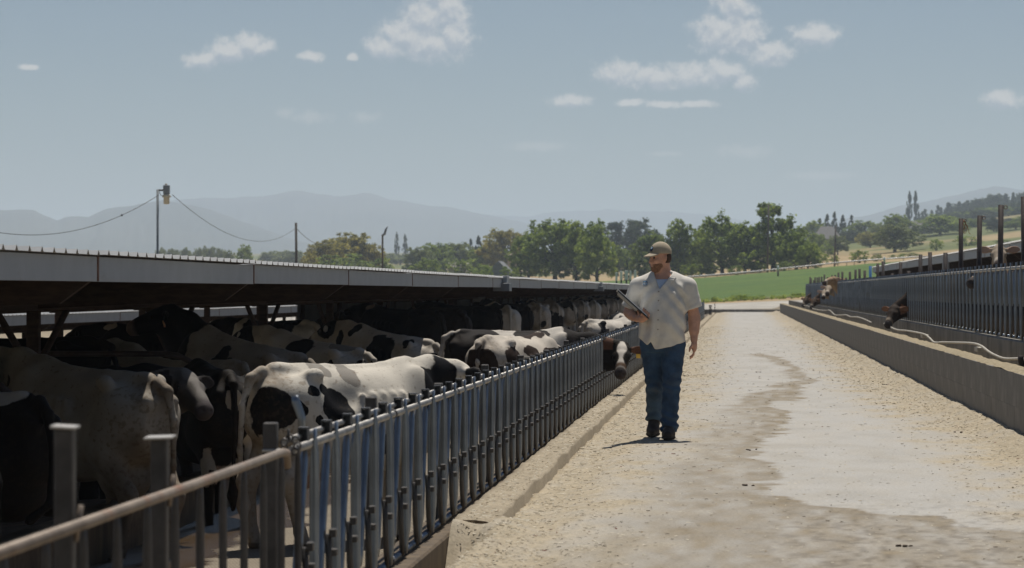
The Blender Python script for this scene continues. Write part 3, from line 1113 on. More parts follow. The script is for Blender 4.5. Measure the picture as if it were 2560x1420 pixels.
def barn(label, Xe, ze, sgn, joints, width, drop, fh, post_x, head_z, siding=None, post_from=0, under=True, base=-0.7):
    root = empty('livestock_shed', (0, 0, 0))
    tag(root, label, 'shed')
    rng = random.Random(int(abs(Xe) * 10))
    bay = joints[1] - joints[0]
    pr = rib_profile(bay - 0.004)
    mb = MB()
    xin = sgn * width
    for (y, z) in pr:
        mb.v += [(-sgn * 0.05, y, z), (xin, y, z - drop)]
    for i in range(len(pr) - 1):
        mb.f.append((2 * i, 2 * i + 1, 2 * i + 3, 2 * i + 2))
        mb.sm.append(False)
    sheet = mb.mesh('roof_sheet')
    pan = MB().box((0, bay / 2, 0), (0.012, bay - 0.012, fh), 0.002)
    pan.box((sgn * 0.03, bay / 2, -fh / 2 + 0.004), (0.05, bay - 0.012, 0.006))
    panel = pan.mesh('fascia_panel')
    strap = MB().box((0, 0, 0), (0.012, 0.05, fh), 0.002).mesh('strap')
    z0, x0 = ze - 0.02, Xe + sgn * 0.03
    rf = MB()
    zi = ze - drop
    a = [(x0, ze - 0.04), (x0, ze - fh - 0.01), (x0 + sgn * 0.22, ze - fh - 0.17), (Xe + xin, zi - fh - 0.17), (Xe + xin, zi - 0.04)]
    hw = 0.04
    rf.add([(x, -hw, z) for x, z in a] + [(x, hw, z) for x, z in a],
           [(0, 1, 2, 3, 4), (9, 8, 7, 6, 5)] + [(i, (i + 1) % 5 + 0, (i + 1) % 5 + 5, i + 5) for i in range(5)])
    rafter = rf.mesh('rafter')
    for i, y in enumerate(joints):
        if i < len(joints) - 1:
            o = link('roof_sheet', sheet, M_ROOF, root)
            o.location = (Xe, y, ze - 0.012 + 0.004 * (i % 2))
            o = link('fascia_panel', panel, M_FASCIA, root)
            o.location = (Xe, y, ze - fh / 2 - 0.02 + rng.uniform(-.004, .004))
            o.rotation_euler = (rng.uniform(-.0008, .0008), 0, 0)
        o = link('strap', strap, M_RUSTSTRAP, root)
        o.location = (Xe - sgn * 0.004, y, ze - fh / 2 - 0.02)
        o = link('rafter', rafter, M_TIMBER, root)
        o.location = (0, y, 0)
    y0, y1 = joints[0], joints[-1]
    ym, L = (y0 + y1) / 2, y1 - y0
    if under:
        # lining under the roof and purlins
        t = MB()
        for k in range(5):
            x = Xe + sgn * (0.45 + (width - 0.6) * k / 4)
            z = ze - drop * abs(x - Xe) / width - 0.09
            t.box((x, ym, z), (0.05, L, 0.12))
        t.build('purlins', M_TIMBER, root)
    for x, hz in ((post_x, head_z), (Xe + sgn * (width - 0.15), head_z - 0.10)):
        MB().box((x, ym, hz + 0.085), (0.10, L, 0.17)).build('header_beam', M_TIMBER, root)
        pm = MB().box((0, 0, (hz + base) / 2), (0.11, 0.11, hz - base), 0.008).mesh('post')
        bm_ = MB()
        bm_.tube([(0, 0.05, hz - 0.55), (0, 1.3, hz + 0.02)], 0.032, 8)
        b1 = bm_.mesh('brace')
        b2 = MB().tube([(0, -0.05, hz - 0.55), (0, -1.3, hz + 0.02)], 0.032, 8).mesh('brace')
        for i, y in enumerate(joints):
            link('post', pm, M_TIMBER, root).location = (x, y, 0)
            if x == post_x and i < 12:
                link('brace', b1, M_TIMBER, root).location = (x, y, 0)
                link('brace', b2, M_TIMBER, root).location = (x, y, 0)
    if siding:
        xs, ya, yb, za, zb = siding
        pr2 = rib_profile(yb - ya, 0.2)
        mb = MB()
        for (y, z) in pr2:
            mb.v += [(xs + z, ya + y, za), (xs + z, ya + y, zb)]
        for i in range(len(pr2) - 1):
            mb.f.append((2 * i, 2 * i + 1, 2 * i + 3, 2 * i + 2))
            mb.sm.append(False)
        mb.build('siding', M_SIDING, root)
    return root


LJ = [18.6 + 6.1 * i for i in range(-1, 31)]
left_shed = barn('low open cattle shed with a white metal fascia and ribbed roof, left of the lane', -4.31, 1.645, -1, LJ, 6.4, 0.26, 0.168,
                 -6.3, 1.215, siding=(-10.6, 66.9, 201, -0.9, 1.2))
MB().box((-7.6, 201.2, 0.3), (6.2, 0.10, 2.3), 0.01).build('end_wall', M_SIDING, left_shed)
for yb in (51.3, 87.0, 130.0):
    o = MB().box((-4.255, yb, 1.612), (0.09, 0.52, 0.125), 0.006).build('gutter_box', M_FASCIA, left_shed)
    o = MB().box((-4.30, yb - 0.2, 1.462), (0.30, 0.55, 0.145), 0.006).build('gutter_outlet', M_SIDING, left_shed)
for yb, w in ((67.4, .34), (111.0, .34), (158.9, .34)):
    o = MB().box((-6.25, yb - 0.12, 0.3), (w, 0.10, 2.0), 0.006).build('clad_post', M_SIDING, left_shed)
barn('second cattle shed with a long white fascia, seen under the roof of the left one', -14.0, 0.93, -1, [20 + 6.1 * i for i in range(0, 15)], 7, 0.15, 0.19,
     -16.2, 0.45, base=-1.5)
RJ = [27.5 + 6.05 * i for i in range(0, 17)]
right_shed = barn('cattle shed with a white fascia behind the right headlock fence', 5.8, 2.42, 1, [121.5 - 6.1 * i for i in range(16, -1, -1)], 6.5, 0.5, 0.205,
                  8.0, 1.9, base=0.2)
MB().box((5.75, 7000 * 5.75 / 513, 2.10), (0.18, .18, 0.42), 0.006).build('downpipe', M_FASCIA, right_shed)
o = MB().box((-13.6, 72, -0.55), (0.15, 60, 0.5), 0.01).build('low_wall', M_CONC)
tag(o, 'low pale concrete wall beneath the second shed on the left', 'wall')


# free-stall divider loops
def stall_loop(y, label, X0=-4.95):
    pts = []
    for a in np.linspace(-math.pi / 2, math.pi / 2, 12):
        pts.append((X0 - 0.42 + 0.42 * math.cos(a), y, 0.38 + 0.42 * math.sin(a)))
    pts = [(X0 - 1.9, y, -0.04)] + pts + [(X0 - 1.9, y, 0.80)]
    o = MB().tube(pts, 0.028, 8).build('stall_divider', M_DARKPOST)
    tag(o, label, 'stall divider', 'bent pipe stall dividers in the left shed')


stall_loop(17.6, 'curved dark pipe stall divider at the left edge of the view')
stall_loop(19.2, 'curved dark pipe stall divider between the dirty cream cow and the left edge')
stall_loop(26.0, 'curved dark pipe stall divider beside the cow lying behind the sunlit white cow')

# ------------------------------------------------------------------ implicit bodies (smooth unions meshed by surface nets)


class Field:
    def __init__(self, lo, hi, h):
        self.lo, self.h = np.array(lo, float), h
        self.n = np.ceil((np.array(hi, float) - self.lo) / h).astype(int) + 1
        self.a = np.full(self.n, 0.5, np.float32)

    def _sub(self, lo, hi, m):
        i0 = np.clip(np.floor((np.minimum(lo, hi) - m - self.lo) / self.h).astype(int), 0, self.n - 1)
        i1 = np.clip(np.ceil((np.maximum(lo, hi) + m - self.lo) / self.h).astype(int) + 1, 1, self.n)
        sl = tuple(slice(a, b) for a, b in zip(i0, i1))
        ax = [self.lo[k] + self.h * np.arange(i0[k], i1[k]) for k in range(3)]
        return sl, np.meshgrid(*ax, indexing='ij', sparse=True)

    def put(self, d, sl, k, op='u'):
        cur = self.a[sl]
        d = d.astype(np.float32)
        if op == 'u':
            hh = np.maximum(k - np.abs(cur - d), 0) / k
            self.a[sl] = np.minimum(cur, d) - hh * hh * k * 0.25
        elif op == 's':       # smooth subtraction
            d = -d
            hh = np.maximum(k - np.abs(cur - d), 0) / k
            self.a[sl] = np.maximum(cur, d) + hh * hh * k * 0.25
        elif op == 'i':
            self.a[sl] = np.maximum(cur, d)

    def cone(self, a, b, ra, rb, k=0.05, S=(1, 1, 1), op='u'):
        a, b, S = np.array(a, float), np.array(b, float), np.array(S, float)
        m = max(ra, rb) * max(S) * 1.05 + k + 3 * self.h
        sl, (x, y, z) = self._sub(a, b, m)
        A, B = a / S, b / S
        ab = B - A
        L = max(ab.dot(ab), 1e-9)
        px, py, pz = x / S[0] - A[0], y / S[1] - A[1], z / S[2] - A[2]
        t = np.clip((px * ab[0] + py * ab[1] + pz * ab[2]) / L, 0, 1)
        d = np.sqrt((px - t * ab[0]) ** 2 + (py - t * ab[1]) ** 2 + (pz - t * ab[2]) ** 2) - (ra + (rb - ra) * t)
        self.put(d * min(S), sl, k, op)

    def chain(self, pts, rs, k=0.05, S=(1, 1, 1), op='u'):
        for i in range(len(pts) - 1):
            self.cone(pts[i], pts[i + 1], rs[i], rs[i + 1], k, S, op)

    def ell(self, c, r, k=0.05, F=None, op='u'):
        """Ellipsoid; F: 3x3 rows = its own axes."""
        c, r = np.array(c, float), np.array(r, float)
        m = max(r) + k + 3 * self.h
        sl, (x, y, z) = self._sub(c, c, m)
        px, py, pz = x - c[0], y - c[1], z - c[2]
        if F is not None:
            F = np.array(F, float)
            qx = px * F[0][0] + py * F[0][1] + pz * F[0][2]
            qy = px * F[1][0] + py * F[1][1] + pz * F[1][2]
            qz = px * F[2][0] + py * F[2][1] + pz * F[2][2]
        else:
            qx, qy, qz = px, py, pz
        k0 = np.sqrt((qx / r[0]) ** 2 + (qy / r[1]) ** 2 + (qz / r[2]) ** 2)
        k1 = np.sqrt((qx / r[0] ** 2) ** 2 + (qy / r[1] ** 2) ** 2 + (qz / r[2] ** 2) ** 2) + 1e-9
        self.put(k0 * (k0 - 1) / k1, sl, k, op)

    def func(self, fn, lo, hi, k=0.05, op='u'):
        sl, (x, y, z) = self._sub(np.array(lo, float), np.array(hi, float), k)
        self.put(fn(x, y, z), sl, k, op)

    def mesh(self):
        """Surface nets -> (verts, quads)."""
        a = self.a
        nx, ny, nz = a.shape
        s = a < 0
        C = [s[i:nx - 1 + i, j:ny - 1 + j, k:nz - 1 + k] for i in (0, 1) for j in (0, 1) for k in (0, 1)]
        cnt = sum(c.astype(np.int8) for c in C)
        act = (cnt > 0) & (cnt < 8)
        idx = np.argwhere(act)
        vid = np.full(act.shape, -1, np.int64)
        vid[tuple(idx.T)] = np.arange(len(idx))
        acc = np.zeros((len(idx), 3))
        num = np.zeros(len(idx))
        cor = [(i, j, k) for i in (0, 1) for j in (0, 1) for k in (0, 1)]
        val = {c: a[idx[:, 0] + c[0], idx[:, 1] + c[1], idx[:, 2] + c[2]].astype(float) for c in cor}
        for c in cor:
            for ax in range(3):
                if c[ax] == 0:
                    e = list(c)
                    e[ax] = 1
                    va, vb = val[c], val[tuple(e)]
                    x = (va < 0) != (vb < 0)
                    t = np.where(x, va / np.where(x, va - vb, 1), 0)
                    p = np.array(c, float)[None].repeat(len(idx), 0)
                    p[:, ax] += t
                    acc += p * x[:, None]
                    num += x
        V = (idx + acc / num[:, None]) * self.h + self.lo
        Q = []
        for ax in range(3):
            o1, o2 = [(1, 2), (2, 0), (0, 1)][ax]
            s0 = np.take(s, range(0, s.shape[ax] - 1), ax)
            s1 = np.take(s, range(1, s.shape[ax]), ax)
            e = np.argwhere(s0 != s1)
            e = e[(e[:, o1] > 0) & (e[:, o2] > 0) & (e[:, o1] < s.shape[o1] - 1) & (e[:, o2] < s.shape[o2] - 1)]
            inside = s0[tuple(e.T)]

            def g(d1, d2):
                q = e.copy()
                q[:, o1] -= d1
                q[:, o2] -= d2
                return vid[tuple(q.T)]
            q = np.stack([g(1, 1), g(0, 1), g(0, 0), g(1, 0)], 1)
            q[~inside] = q[~inside][:, ::-1]
            Q.append(q)
        Q = np.concatenate(Q)
        Q = Q[(Q >= 0).all(1)]
        return V, Q.astype(np.int32)


# ------------------------------------------------------------------ cattle
_TX = np.array([-0.93, -0.86, -0.76, -0.60, -0.42, -0.20, 0.05, 0.28, 0.48, 0.66, 0.80, 0.92])
_TT = np.array([1.22, 1.34, 1.40, 1.425, 1.43, 1.405, 1.39, 1.40, 1.42, 1.43, 1.38, 1.28])   # top line
_TB = np.array([1.00, 0.86, 0.78, 0.73, 0.68, 0.60, 0.55, 0.56, 0.60, 0.66, 0.74, 0.86])   # belly
_TW = np.array([0.12, 0.19, 0.235, 0.265, 0.285, 0.325, 0.36, 0.355, 0.315, 0.265, 0.22, 0.14])


def _nrm(v):
    v = np.array(v, float)
    return v / np.linalg.norm(v)


def cow_body(head, face, h=0.02, bony=0.0, lying=False, thin=1.0, tail=(0, 0), step=(0, 0, 0, 0), ear_droop=0.25, roll=0.0, horn=False):
    """head: poll position; face: direction the muzzle points. Cow stands on z=0 looking along +x. Returns a mesh."""
    head = np.array(head, float)
    lo = [min(-1.25, head[0] - .7), min(-.60, head[1] - .65), -.03]
    hi = [max(1.1, head[0] + .75), max(.60, head[1] + .65), max(1.6, head[2] + .3)]
    f = Field(lo, hi, h)
    dz = -0.58 if lying else 0.0

    def torso(x, y, z):
        zt, zb, w = np.interp(x, _TX, _TT) + dz, np.interp(x, _TX, _TB) + dz, np.interp(x, _TX, _TW) * thin
        if lying:
            zb = np.maximum(zb, 0.0)
        zc, hh = (zt + zb) / 2, (zt - zb) / 2
        t = (z - zc) / hh
        # pear section: narrow along the spine, widest below the middle, with a hollow under the loin
        ww = w * (1.02 - 0.20 * t - 0.16 * np.clip(t, 0, 2) ** 2)
        ay = np.abs(y) / np.maximum(ww, 0.03)
        q = (ay ** 2.3 + np.abs(t) ** 2.5 + 1e-9) ** (1 / 2.4)
        d = (q - 1) * np.minimum(w, hh) * 0.9
        ex = np.maximum(x - 0.90, -0.90 - x)
        return np.maximum(d, ex * 0.7)
    f.func(torso, (-1.0, -.5, 0.0), (1.0, .5, 1.5), 0.04)
    for s in (-1, 1):
        f.ell((-0.50, s * (0.215 + .02 * bony), 1.345 + dz + .015 * bony), (0.085, 0.060, 0.055), 0.08 - .015 * bony)          # hook bones
        f.ell((-0.865, s * 0.112, 1.245 + dz), (0.055, 0.045, 0.045), 0.075)
        f.ell((-0.68, s * .13, 1.40 + dz), (.11, .05, .05 + .03 * bony), 0.06, op='s') if bony else None             # pin bones
        f.ell((0.62, s * 0.17, 1.12 + dz), (0.17, 0.10, 0.27), 0.09)                 # shoulder blades
        f.ell((-0.20, s * 0.30, 1.22 + dz), (0.17, 0.055 + .02 * bony, 0.11), 0.10, op='s')        # hollow flank
        for r_ in range(5):                                                         # faint ribs
            xx = 0.36 - r_ * 0.105
            f.cone((xx, s * 0.285 * thin, 1.18 + dz), (xx - 0.12, s * 0.335 * thin, 0.84 + dz), 0.024 + .006 * bony, 0.02, 0.04)
    f.chain([(-0.7, 0, 1.395 + dz), (-0.2, 0, 1.385 + dz), (0.4, 0, 1.385 + dz), (0.66, 0, 1.42 + dz)], [.03, .028, .03, .035], 0.05)
    f.ell((-0.70, 0, 1.405 + dz), (0.09, 0.05, 0.035), 0.05)
    if not lying:
        for i, s in enumerate((-1, 1)):
            a, b = step[i], step[2 + i]
            f.chain([(-0.60, s * .17, 1.13), (-0.50 + b * .3, s * .20, 0.86), (-0.80 + b * .7, s * .17, 0.535), (-0.735 + b, s * .165, 0.14)],
                    [.19, .135, .062, .044], 0.07, (1.15, 0.78, 1))
            f.ell((-0.80 + b * .7, s * .17, 0.55), (.065, .045, .075), 0.04)
            f.chain([(-0.735 + b, s * .165, 0.15), (-0.70 + b, s * .165, 0.055)], [.048, .052], 0.03)
            f.cone((-0.70 + b, s * .165, 0.055), (-0.665 + b, s * .165, 0.025), .058, .058, 0.02)
            f.chain([(0.60, s * .17, 0.95), (0.56 + a * .3, s * .185, 0.70), (0.58 + a * .6, s * .155, 0.40), (0.575 + a, s * .15, 0.13)],
                    [.13, .095, .056, .040], 0.06, (1.1, 0.8, 1))
            f.ell((0.59 + a * .6, s * .155, 0.41), (.055, .05, .065), 0.03)
            f.cone((0.575 + a, s * .15, 0.13), (0.60 + a, s * .15, 0.05), .044, .05, 0.03)
            f.cone((0.60 + a, s * .15, 0.05), (0.635 + a, s * .15, 0.025), .055, .055, 0.02)
        f.ell((-0.46, 0, 0.63), (0.23, 0.17, 0.17), 0.07)                            # udder
        for sx in (-.55, -.38):
            for s in (-1, 1):
                f.cone((sx, s * .08, 0.50), (sx, s * .085, 0.43), .022, .015, 0.02)
        # tail
        tx, ty = tail
        f.chain([(-0.84, 0, 1.375), (-0.945, ty * .1, 1.33), (-1.00 - tx * .3, ty * .4, 1.12), (-0.985 - tx, ty * .8, 0.78), (-0.96 - tx * .8, ty, 0.52)],
                [.05, .036, .026, .02, .022], 0.03)
        f.chain([(-0.96 - tx * .8, ty, 0.56), (-0.95 - tx * .6, ty, 0.36), (-0.95 - tx * .6, ty, 0.24)], [.026, .05, .02], 0.03)
    else:
        for s in (-1, 1):
            f.chain([(-0.58, s * .22, .42), (-0.30, s * .36, .22), (-0.55, s * .42, .10), (-0.30, s * .44, .06)], [.20, .14, .075, .05], 0.06)
            f.chain([(0.60, s * .2, .35), (0.72, s * .26, .16), (0.55, s * .28, .07), (0.80, s * .27, .05)], [.14, .10, .06, .045], 0.06)
        f.ell((-0.55, 0, .18), (.25, .26, .18), 0.07)
        f.chain([(-0.84, 0, 0.80), (-0.95, .03, .72), (-1.02, .06, .45), (-1.03, .10, .15), (-.95, .2, .05)], [.05, .034, .026, .024, .035], 0.03)
    # neck
    face = _nrm(face)
    base_t, base_b = np.array([0.62, 0, 1.25 + dz]), np.array([0.74, 0, 1.00 + dz])
    back = head - face * 0.06
    mid = (base_t * .5 + back * .5)
    f.chain([base_t, mid + np.array([0, 0, .0]), back + np.array([0, 0, -0.06])], [.17, .13, .105], 0.08, (1, .72, 1.05))
    th = head - np.array([0, 0, 0.16]) + face * 0.05
    f.chain([base_b, (base_b * .5 + th * .5) + np.array([0, 0, -.02]), th], [.16, .115, .08], 0.08, (1, .62, 1.05))
    f.ell((0.86, 0, 0.86 + dz), (.12, .09, .18), 0.08)                               # brisket
    # head frame
    F = face
    S = np.cross(np.array([0, 0, 1.0]), F)
    S = S / np.linalg.norm(S)
    U = np.cross(F, S)
    if roll:
        S, U = S * math.cos(roll) + U * math.sin(roll), U * math.cos(roll) - S * math.sin(roll)

    def P(a, b, c):
        return head + F * a + S * b + U * c
    fr = np.stack([F, S, U])
    hf = f
    hf.ell(P(.10, 0, -.055), (.165, .105, .105), 0.04, fr)
    hf.ell(P(.03, 0, .0), (.07, .085, .055), 0.04, fr)
    hf.cone(P(.16, 0, -.045), P(.40, 0, -.075), .085, .060, 0.04)
    hf.ell(P(.27, 0, -.045), (.16, .055, .055), 0.05, fr)                            # flat bridge
    hf.ell(P(.435, 0, -.085), (.065, .078, .066), 0.03, fr)                          # muzzle
    hf.ell(P(.425, 0, -.135), (.05, .06, .035), 0.03, fr)                            # lower lip
    hf.cone(P(.07, 0, -.15), P(.37, 0, -.135), .065, .040, 0.04, )
    for s in (-1, 1):
        hf.ell(P(.135, s * .092, -.03), (.05, .028, .035), 0.03, fr)                 # brow and eye socket
        hf.ell(P(.475, s * .035, -.062), (.018, .014, .014), 0.012, fr, op='s')      # nostril
        d = _nrm(S * s * 1.0 - U * ear_droop - F * 0.25)
        n = _nrm(F * 0.8 + U * 0.5 - d * (F * 0.8 + U * 0.5).dot(d))
        w = np.cross(d, n)
        root = P(.0, s * .085, -.03)
        hf.cone(root, root + d * .06, .034, .034, 0.03)
        hf.ell(root + d * .135, (.105, .058, .024), 0.02, np.stack([d, w, n]))
        hf.ell(root + d * .145 + n * .026, (.085, .042, .022), 0.012, np.stack([d, w, n]), op='s')
    if lying:
        sl = (slice(None), slice(None), slice(0, max(1, int(round((0.0 - lo[2]) / h)))))
        f.a[sl] = 0.05
    V, Q = f.mesh()
    me = mesh_np('cow_body', V, Q)
    # colour zones used by the coat material
    D = V - head
    a, b, c = D @ F, D @ S, D @ U
    near = (a > -.12) & (a < .55) & (np.abs(b) < .34) & (c > -.26) & (c < .2)
    muz = np.where(near, sst(a, .36, .42), 0) * (np.abs(b) < .13)
    ear = np.where((np.abs(b) > .118) & (a > -.10) & (a < .06) & (c < .1) & (c > -.13 - .25 * np.clip(np.abs(b) - .14, 0, .2)) & near, 1.0, 0)
    hoof = (V[:, 2] < 0.065) * (0.0 if lying else 1.0)
    blaze = np.where(near & (a > -.06), sst(.052 - np.abs(b) + .02 * np.sin(a * 20) - .09 * np.clip(.12 - a, -.1, .1) * 0, 0, .012) * sst(c, -.11, -.07), 0)
    ring = np.where(near, sst(a, .30, .345) * (1 - sst(a, .37, .40)), 0)
    udd = ((np.abs(V[:, 0] + .46) < .25) & (np.abs(V[:, 1]) < .19) & (V[:, 2] < .60) & (V[:, 2] > .4)) * (0.0 if lying else 1.0)
    hd = np.where(near, 1.0, 0)
    point_attr(me, 'zone', np.stack([muz, ear, hoof], -1))
    point_attr(me, 'zone2', np.stack([blaze, udd, ring], -1))
    point_attr(me, 'zone3', np.stack([hd, V[:, 0] * 0, V[:, 0] * 0], -1))
    info = dict(eyes=[P(.145, s * .112, -.028) for s in (-1, 1)], tags=[P(-.02, s * .20, -.10) for s in (-1, 1)], F=F, S=S, U=U, head=head)
    return me, info


def coat(name, base, spot=None, spots=(), noise=None, muzzle=(.06, .05, .05), ear=None, blaze=None, udder=(.42, .27, .22), ring=None,
         dirt=0.4, head=None, soil=(.10, .065, .03), faded=None):
    """Coat colouring in the cow's own coordinates: patches (ellipsoids with ragged edges) plus optional noise patches."""
    m = bpy.data.materials.new(name)
    m.use_nodes = True
    t = m.node_tree
    b = t.nodes['Principled BSDF']
    b.inputs['Roughness'].default_value = 0.72
    b.inputs['Specular IOR Level'].default_value = 0.10
    tc = N(t, 'ShaderNodeTexCoord')
    obj = tc.outputs['Object']

    def noise_n(scale, det=5, off=0.0):
        mp = N(t, 'ShaderNodeMapping')
        mp.inputs['Location'].default_value = (off, off * 1.7, -off)
        t.links.new(obj, mp.inputs[0])
        ns = N(t, 'ShaderNodeTexNoise')
        ns.inputs['Scale'].default_value = scale
        ns.inputs['Detail'].default_value = det
        t.links.new(mp.outputs[0], ns.inputs['Vector'])
        return ns

    def mixc(fac, a, c):
        mx = N(t, 'ShaderNodeMix', data_type='RGBA')
        t.links.new(fac, mx.inputs[0])
        for i, v in ((6, a), (7, c)):
            if isinstance(v, tuple):
                mx.inputs[i].default_value = (*v, 1)
            else:
                t.links.new(v, mx.inputs[i])
        return mx.outputs[2]
    tint = noise_n(3.5, 5, 2.0)
    col = mixc(smooth(t, tint.outputs[0], .3, .75), tuple(c * 0.82 for c in base), tuple(min(1, c * 1.1) for c in base))
    mask = None
    if spots:
        warp = noise_n(5.5, 6, 1.0)
        wv = N(t, 'ShaderNodeVectorMath', operation='MULTIPLY_ADD')
        t.links.new(warp.outputs['Color'], wv.inputs[0])
        wv.inputs[1].default_value = (.16, .16, .16)
        t.links.new(obj, wv.inputs[2])
        for (x, y, z, rx, ry, rz) in spots:
            q = N(t, 'ShaderNodeVectorMath', operation='SUBTRACT')
            t.links.new(wv.outputs[0], q.inputs[0])
            q.inputs[1].default_value = (x + .08, y + .08, z + .08)
            q2 = N(t, 'ShaderNodeVectorMath', operation='MULTIPLY')
            t.links.new(q.outputs[0], q2.inputs[0])
            q2.inputs[1].default_value = (1 / rx, 1 / ry, 1 / rz)
            ln = N(t, 'ShaderNodeVectorMath', operation='LENGTH')
            t.links.new(q2.outputs[0], ln.inputs[0])
            mask = ln.outputs['Value'] if mask is None else math_n(t, 'MINIMUM', mask, ln.outputs['Value'])
        mask = math_n(t, 'SUBTRACT', 1.0, smooth(t, mask, .97, 1.04))
    if noise:
        sc_, th, off = noise
        ns = noise_n(sc_, 4, off)
        k = smooth(t, ns.outputs[0], th, th + .02)
        mask = k if mask is None else math_n(t, 'MAXIMUM', mask, k)
    if mask is not None:
        st = mixc(smooth(t, tint.outputs[0], .35, .75), spot, tuple(c * 1.2 for c in spot))
        col = mixc(mask, col, st)
    if faded:
        fm = None
        for (x, y, z, rx, ry, rz) in faded:
            q = N(t, 'ShaderNodeVectorMath', operation='SUBTRACT')
            t.links.new(wv.outputs[0], q.inputs[0])
            q.inputs[1].default_value = (x + .08, y + .08, z + .08)
            q2 = N(t, 'ShaderNodeVectorMath', operation='MULTIPLY')
            t.links.new(q.outputs[0], q2.inputs[0])
            q2.inputs[1].default_value = (1 / rx, 1 / ry, 1 / rz)
            ln = N(t, 'ShaderNodeVectorMath', operation='LENGTH')
            t.links.new(q2.outputs[0], ln.inputs[0])
            fm = ln.outputs['Value'] if fm is None else math_n(t, 'MINIMUM', fm, ln.outputs['Value'])
        fk = math_n(t, 'SUBTRACT', 1.0, smooth(t, fm, .94, 1.05))
        col = mixc(math_n(t, 'MULTIPLY', fk, .85), col, (.20, .18, .155))
    za = N(t, 'ShaderNodeAttribute', attribute_name='zone')
    zb = N(t, 'ShaderNodeAttribute', attribute_name='zone2')
    zc = N(t, 'ShaderNodeAttribute', attribute_name='zone3')
    s1, s2, s3 = (N(t, 'ShaderNodeSeparateColor') for _ in range(3))
    t.links.new(za.outputs['Color'], s1.inputs[0])
    t.links.new(zb.outputs['Color'], s2.inputs[0])
    t.links.new(zc.outputs['Color'], s3.inputs[0])
    if head:
        col = mixc(s3.outputs[0], col, head)
    if blaze:
        col = mixc(s2.outputs[0], col, blaze)
    if ring:
        col = mixc(s2.outputs[2], col, ring)
    if udder:
        col = mixc(s2.outputs[1], col, udder)
    if ear:
        col = mixc(s1.outputs[1], col, ear)
    col = mixc(s1.outputs[0], col, muzzle)
    col = mixc(s1.outputs[2], col, (.05, .04, .035))
    if dirt > 0:
        d1 = noise_n(4.0, 9, 5.0)
        sep = N(t, 'ShaderNodeSeparateXYZ')
        t.links.new(obj, sep.inputs[0])
        # caked soil: rear quarters, hocks, belly
        low = math_n(t, 'MULTIPLY', smooth(t, math_n(t, 'MULTIPLY', sep.outputs[2], -1), -1.15, -.35), .5)
        rear = math_n(t, 'MULTIPLY', smooth(t, math_n(t, 'MULTIPLY', sep.outputs[0], -1), .3, .9), .35)
        k = math_n(t, 'ADD', math_n(t, 'ADD', low, rear), math_n(t, 'SUBTRACT', d1.outputs[0], .5))
        keep = math_n(t, 'SUBTRACT', 1.0, math_n(t, 'MULTIPLY', mask, .75)) if (mask is not None and sum(spot) < sum(base)) else (.3 if sum(base) < .1 else 1.0)
        col = mixc(math_n(t, 'MULTIPLY', math_n(t, 'MULTIPLY', smooth(t, k, .18, .62), dirt), keep), col, soil)
        d2 = noise_n(26.0, 6, 9.0)
        col = mixc(math_n(t, 'MULTIPLY', math_n(t, 'MULTIPLY', smooth(t, math_n(t, 'ADD', d2.outputs[0], math_n(t, 'MULTIPLY', rear, .25)), .58, .72), keep), dirt * .8), col, soil)
    t.links.new(col, b.inputs['Base Color'])
    fur = noise_n(70, 4)
    bp = N(t, 'ShaderNodeBump')
    bp.inputs['Strength'].default_value = .25
    bp.inputs['Distance'].default_value = .01
    t.links.new(fur.outputs[0], bp.inputs['Height'])
    t.links.new(bp.outputs[0], b.inputs['Normal'])
    return m


WHT, BLK, CRM = (.60, .55, .465), (.0055, .0055, .0065), (.43, .385, .32)
BRN, TAN, DKB = (.11, .06, .033), (.33, .225, .13), (.055, .033, .02)
M_EYE = mat('cow_eye', (.012, .01, .009), .08, var=.1, spec=.6)
M_EARTAG = mat('yellow_ear_tag', (.62, .42, .07), .5, var=.08)
M_EARTAG2 = mat('orange_ear_tag', (.55, .27, .12), .5, var=.08)

STEP = [(.12, -.10, -.12, .10), (-.10, .06, .14, -.06), (0, 0, 0, .12)]
POSES = {}


def pose(key, *a, **k):
    if key not in POSES:
        POSES[key] = cow_body(*a, **k)
    return POSES[key]


def pose_level():
    return pose('level', (1.24, 0.0, 1.36), (.86, .1, -.5), h=.0185, step=STEP[0], bony=.5)


def pose_level_h():
    return pose('level_h', (1.26, 0.0, 1.36), (.85, .12, -.5), h=.016, step=STEP[1], tail=(.03, .06), thin=1.02, bony=.15)


def pose_bony():
    return pose('bony', (1.26, 0.05, 1.42), (.8, .35, -.45), h=.0155, step=(.02, .08, -.1, .06), tail=(-.03, -.10), thin=.94, bony=1.0)


def pose_up():
    return pose('up', (1.18, 0.08, 1.52), (.8, .42, -.42), h=.0175, step=STEP[2], thin=1.0, bony=.6)


def pose_down():
    return pose('down', (1.36, -0.12, .98), (.55, -.2, -.8), step=STEP[1], tail=(.05, -.1))


def pose_lying():
    return pose('lying', (1.14, 0.15, .98), (.7, .45, -.4), lying=True)


def pose_side():
    return pose('side', (1.22, -.22, 1.40), (.30, -.92, -.45), h=.0165, step=STEP[0])


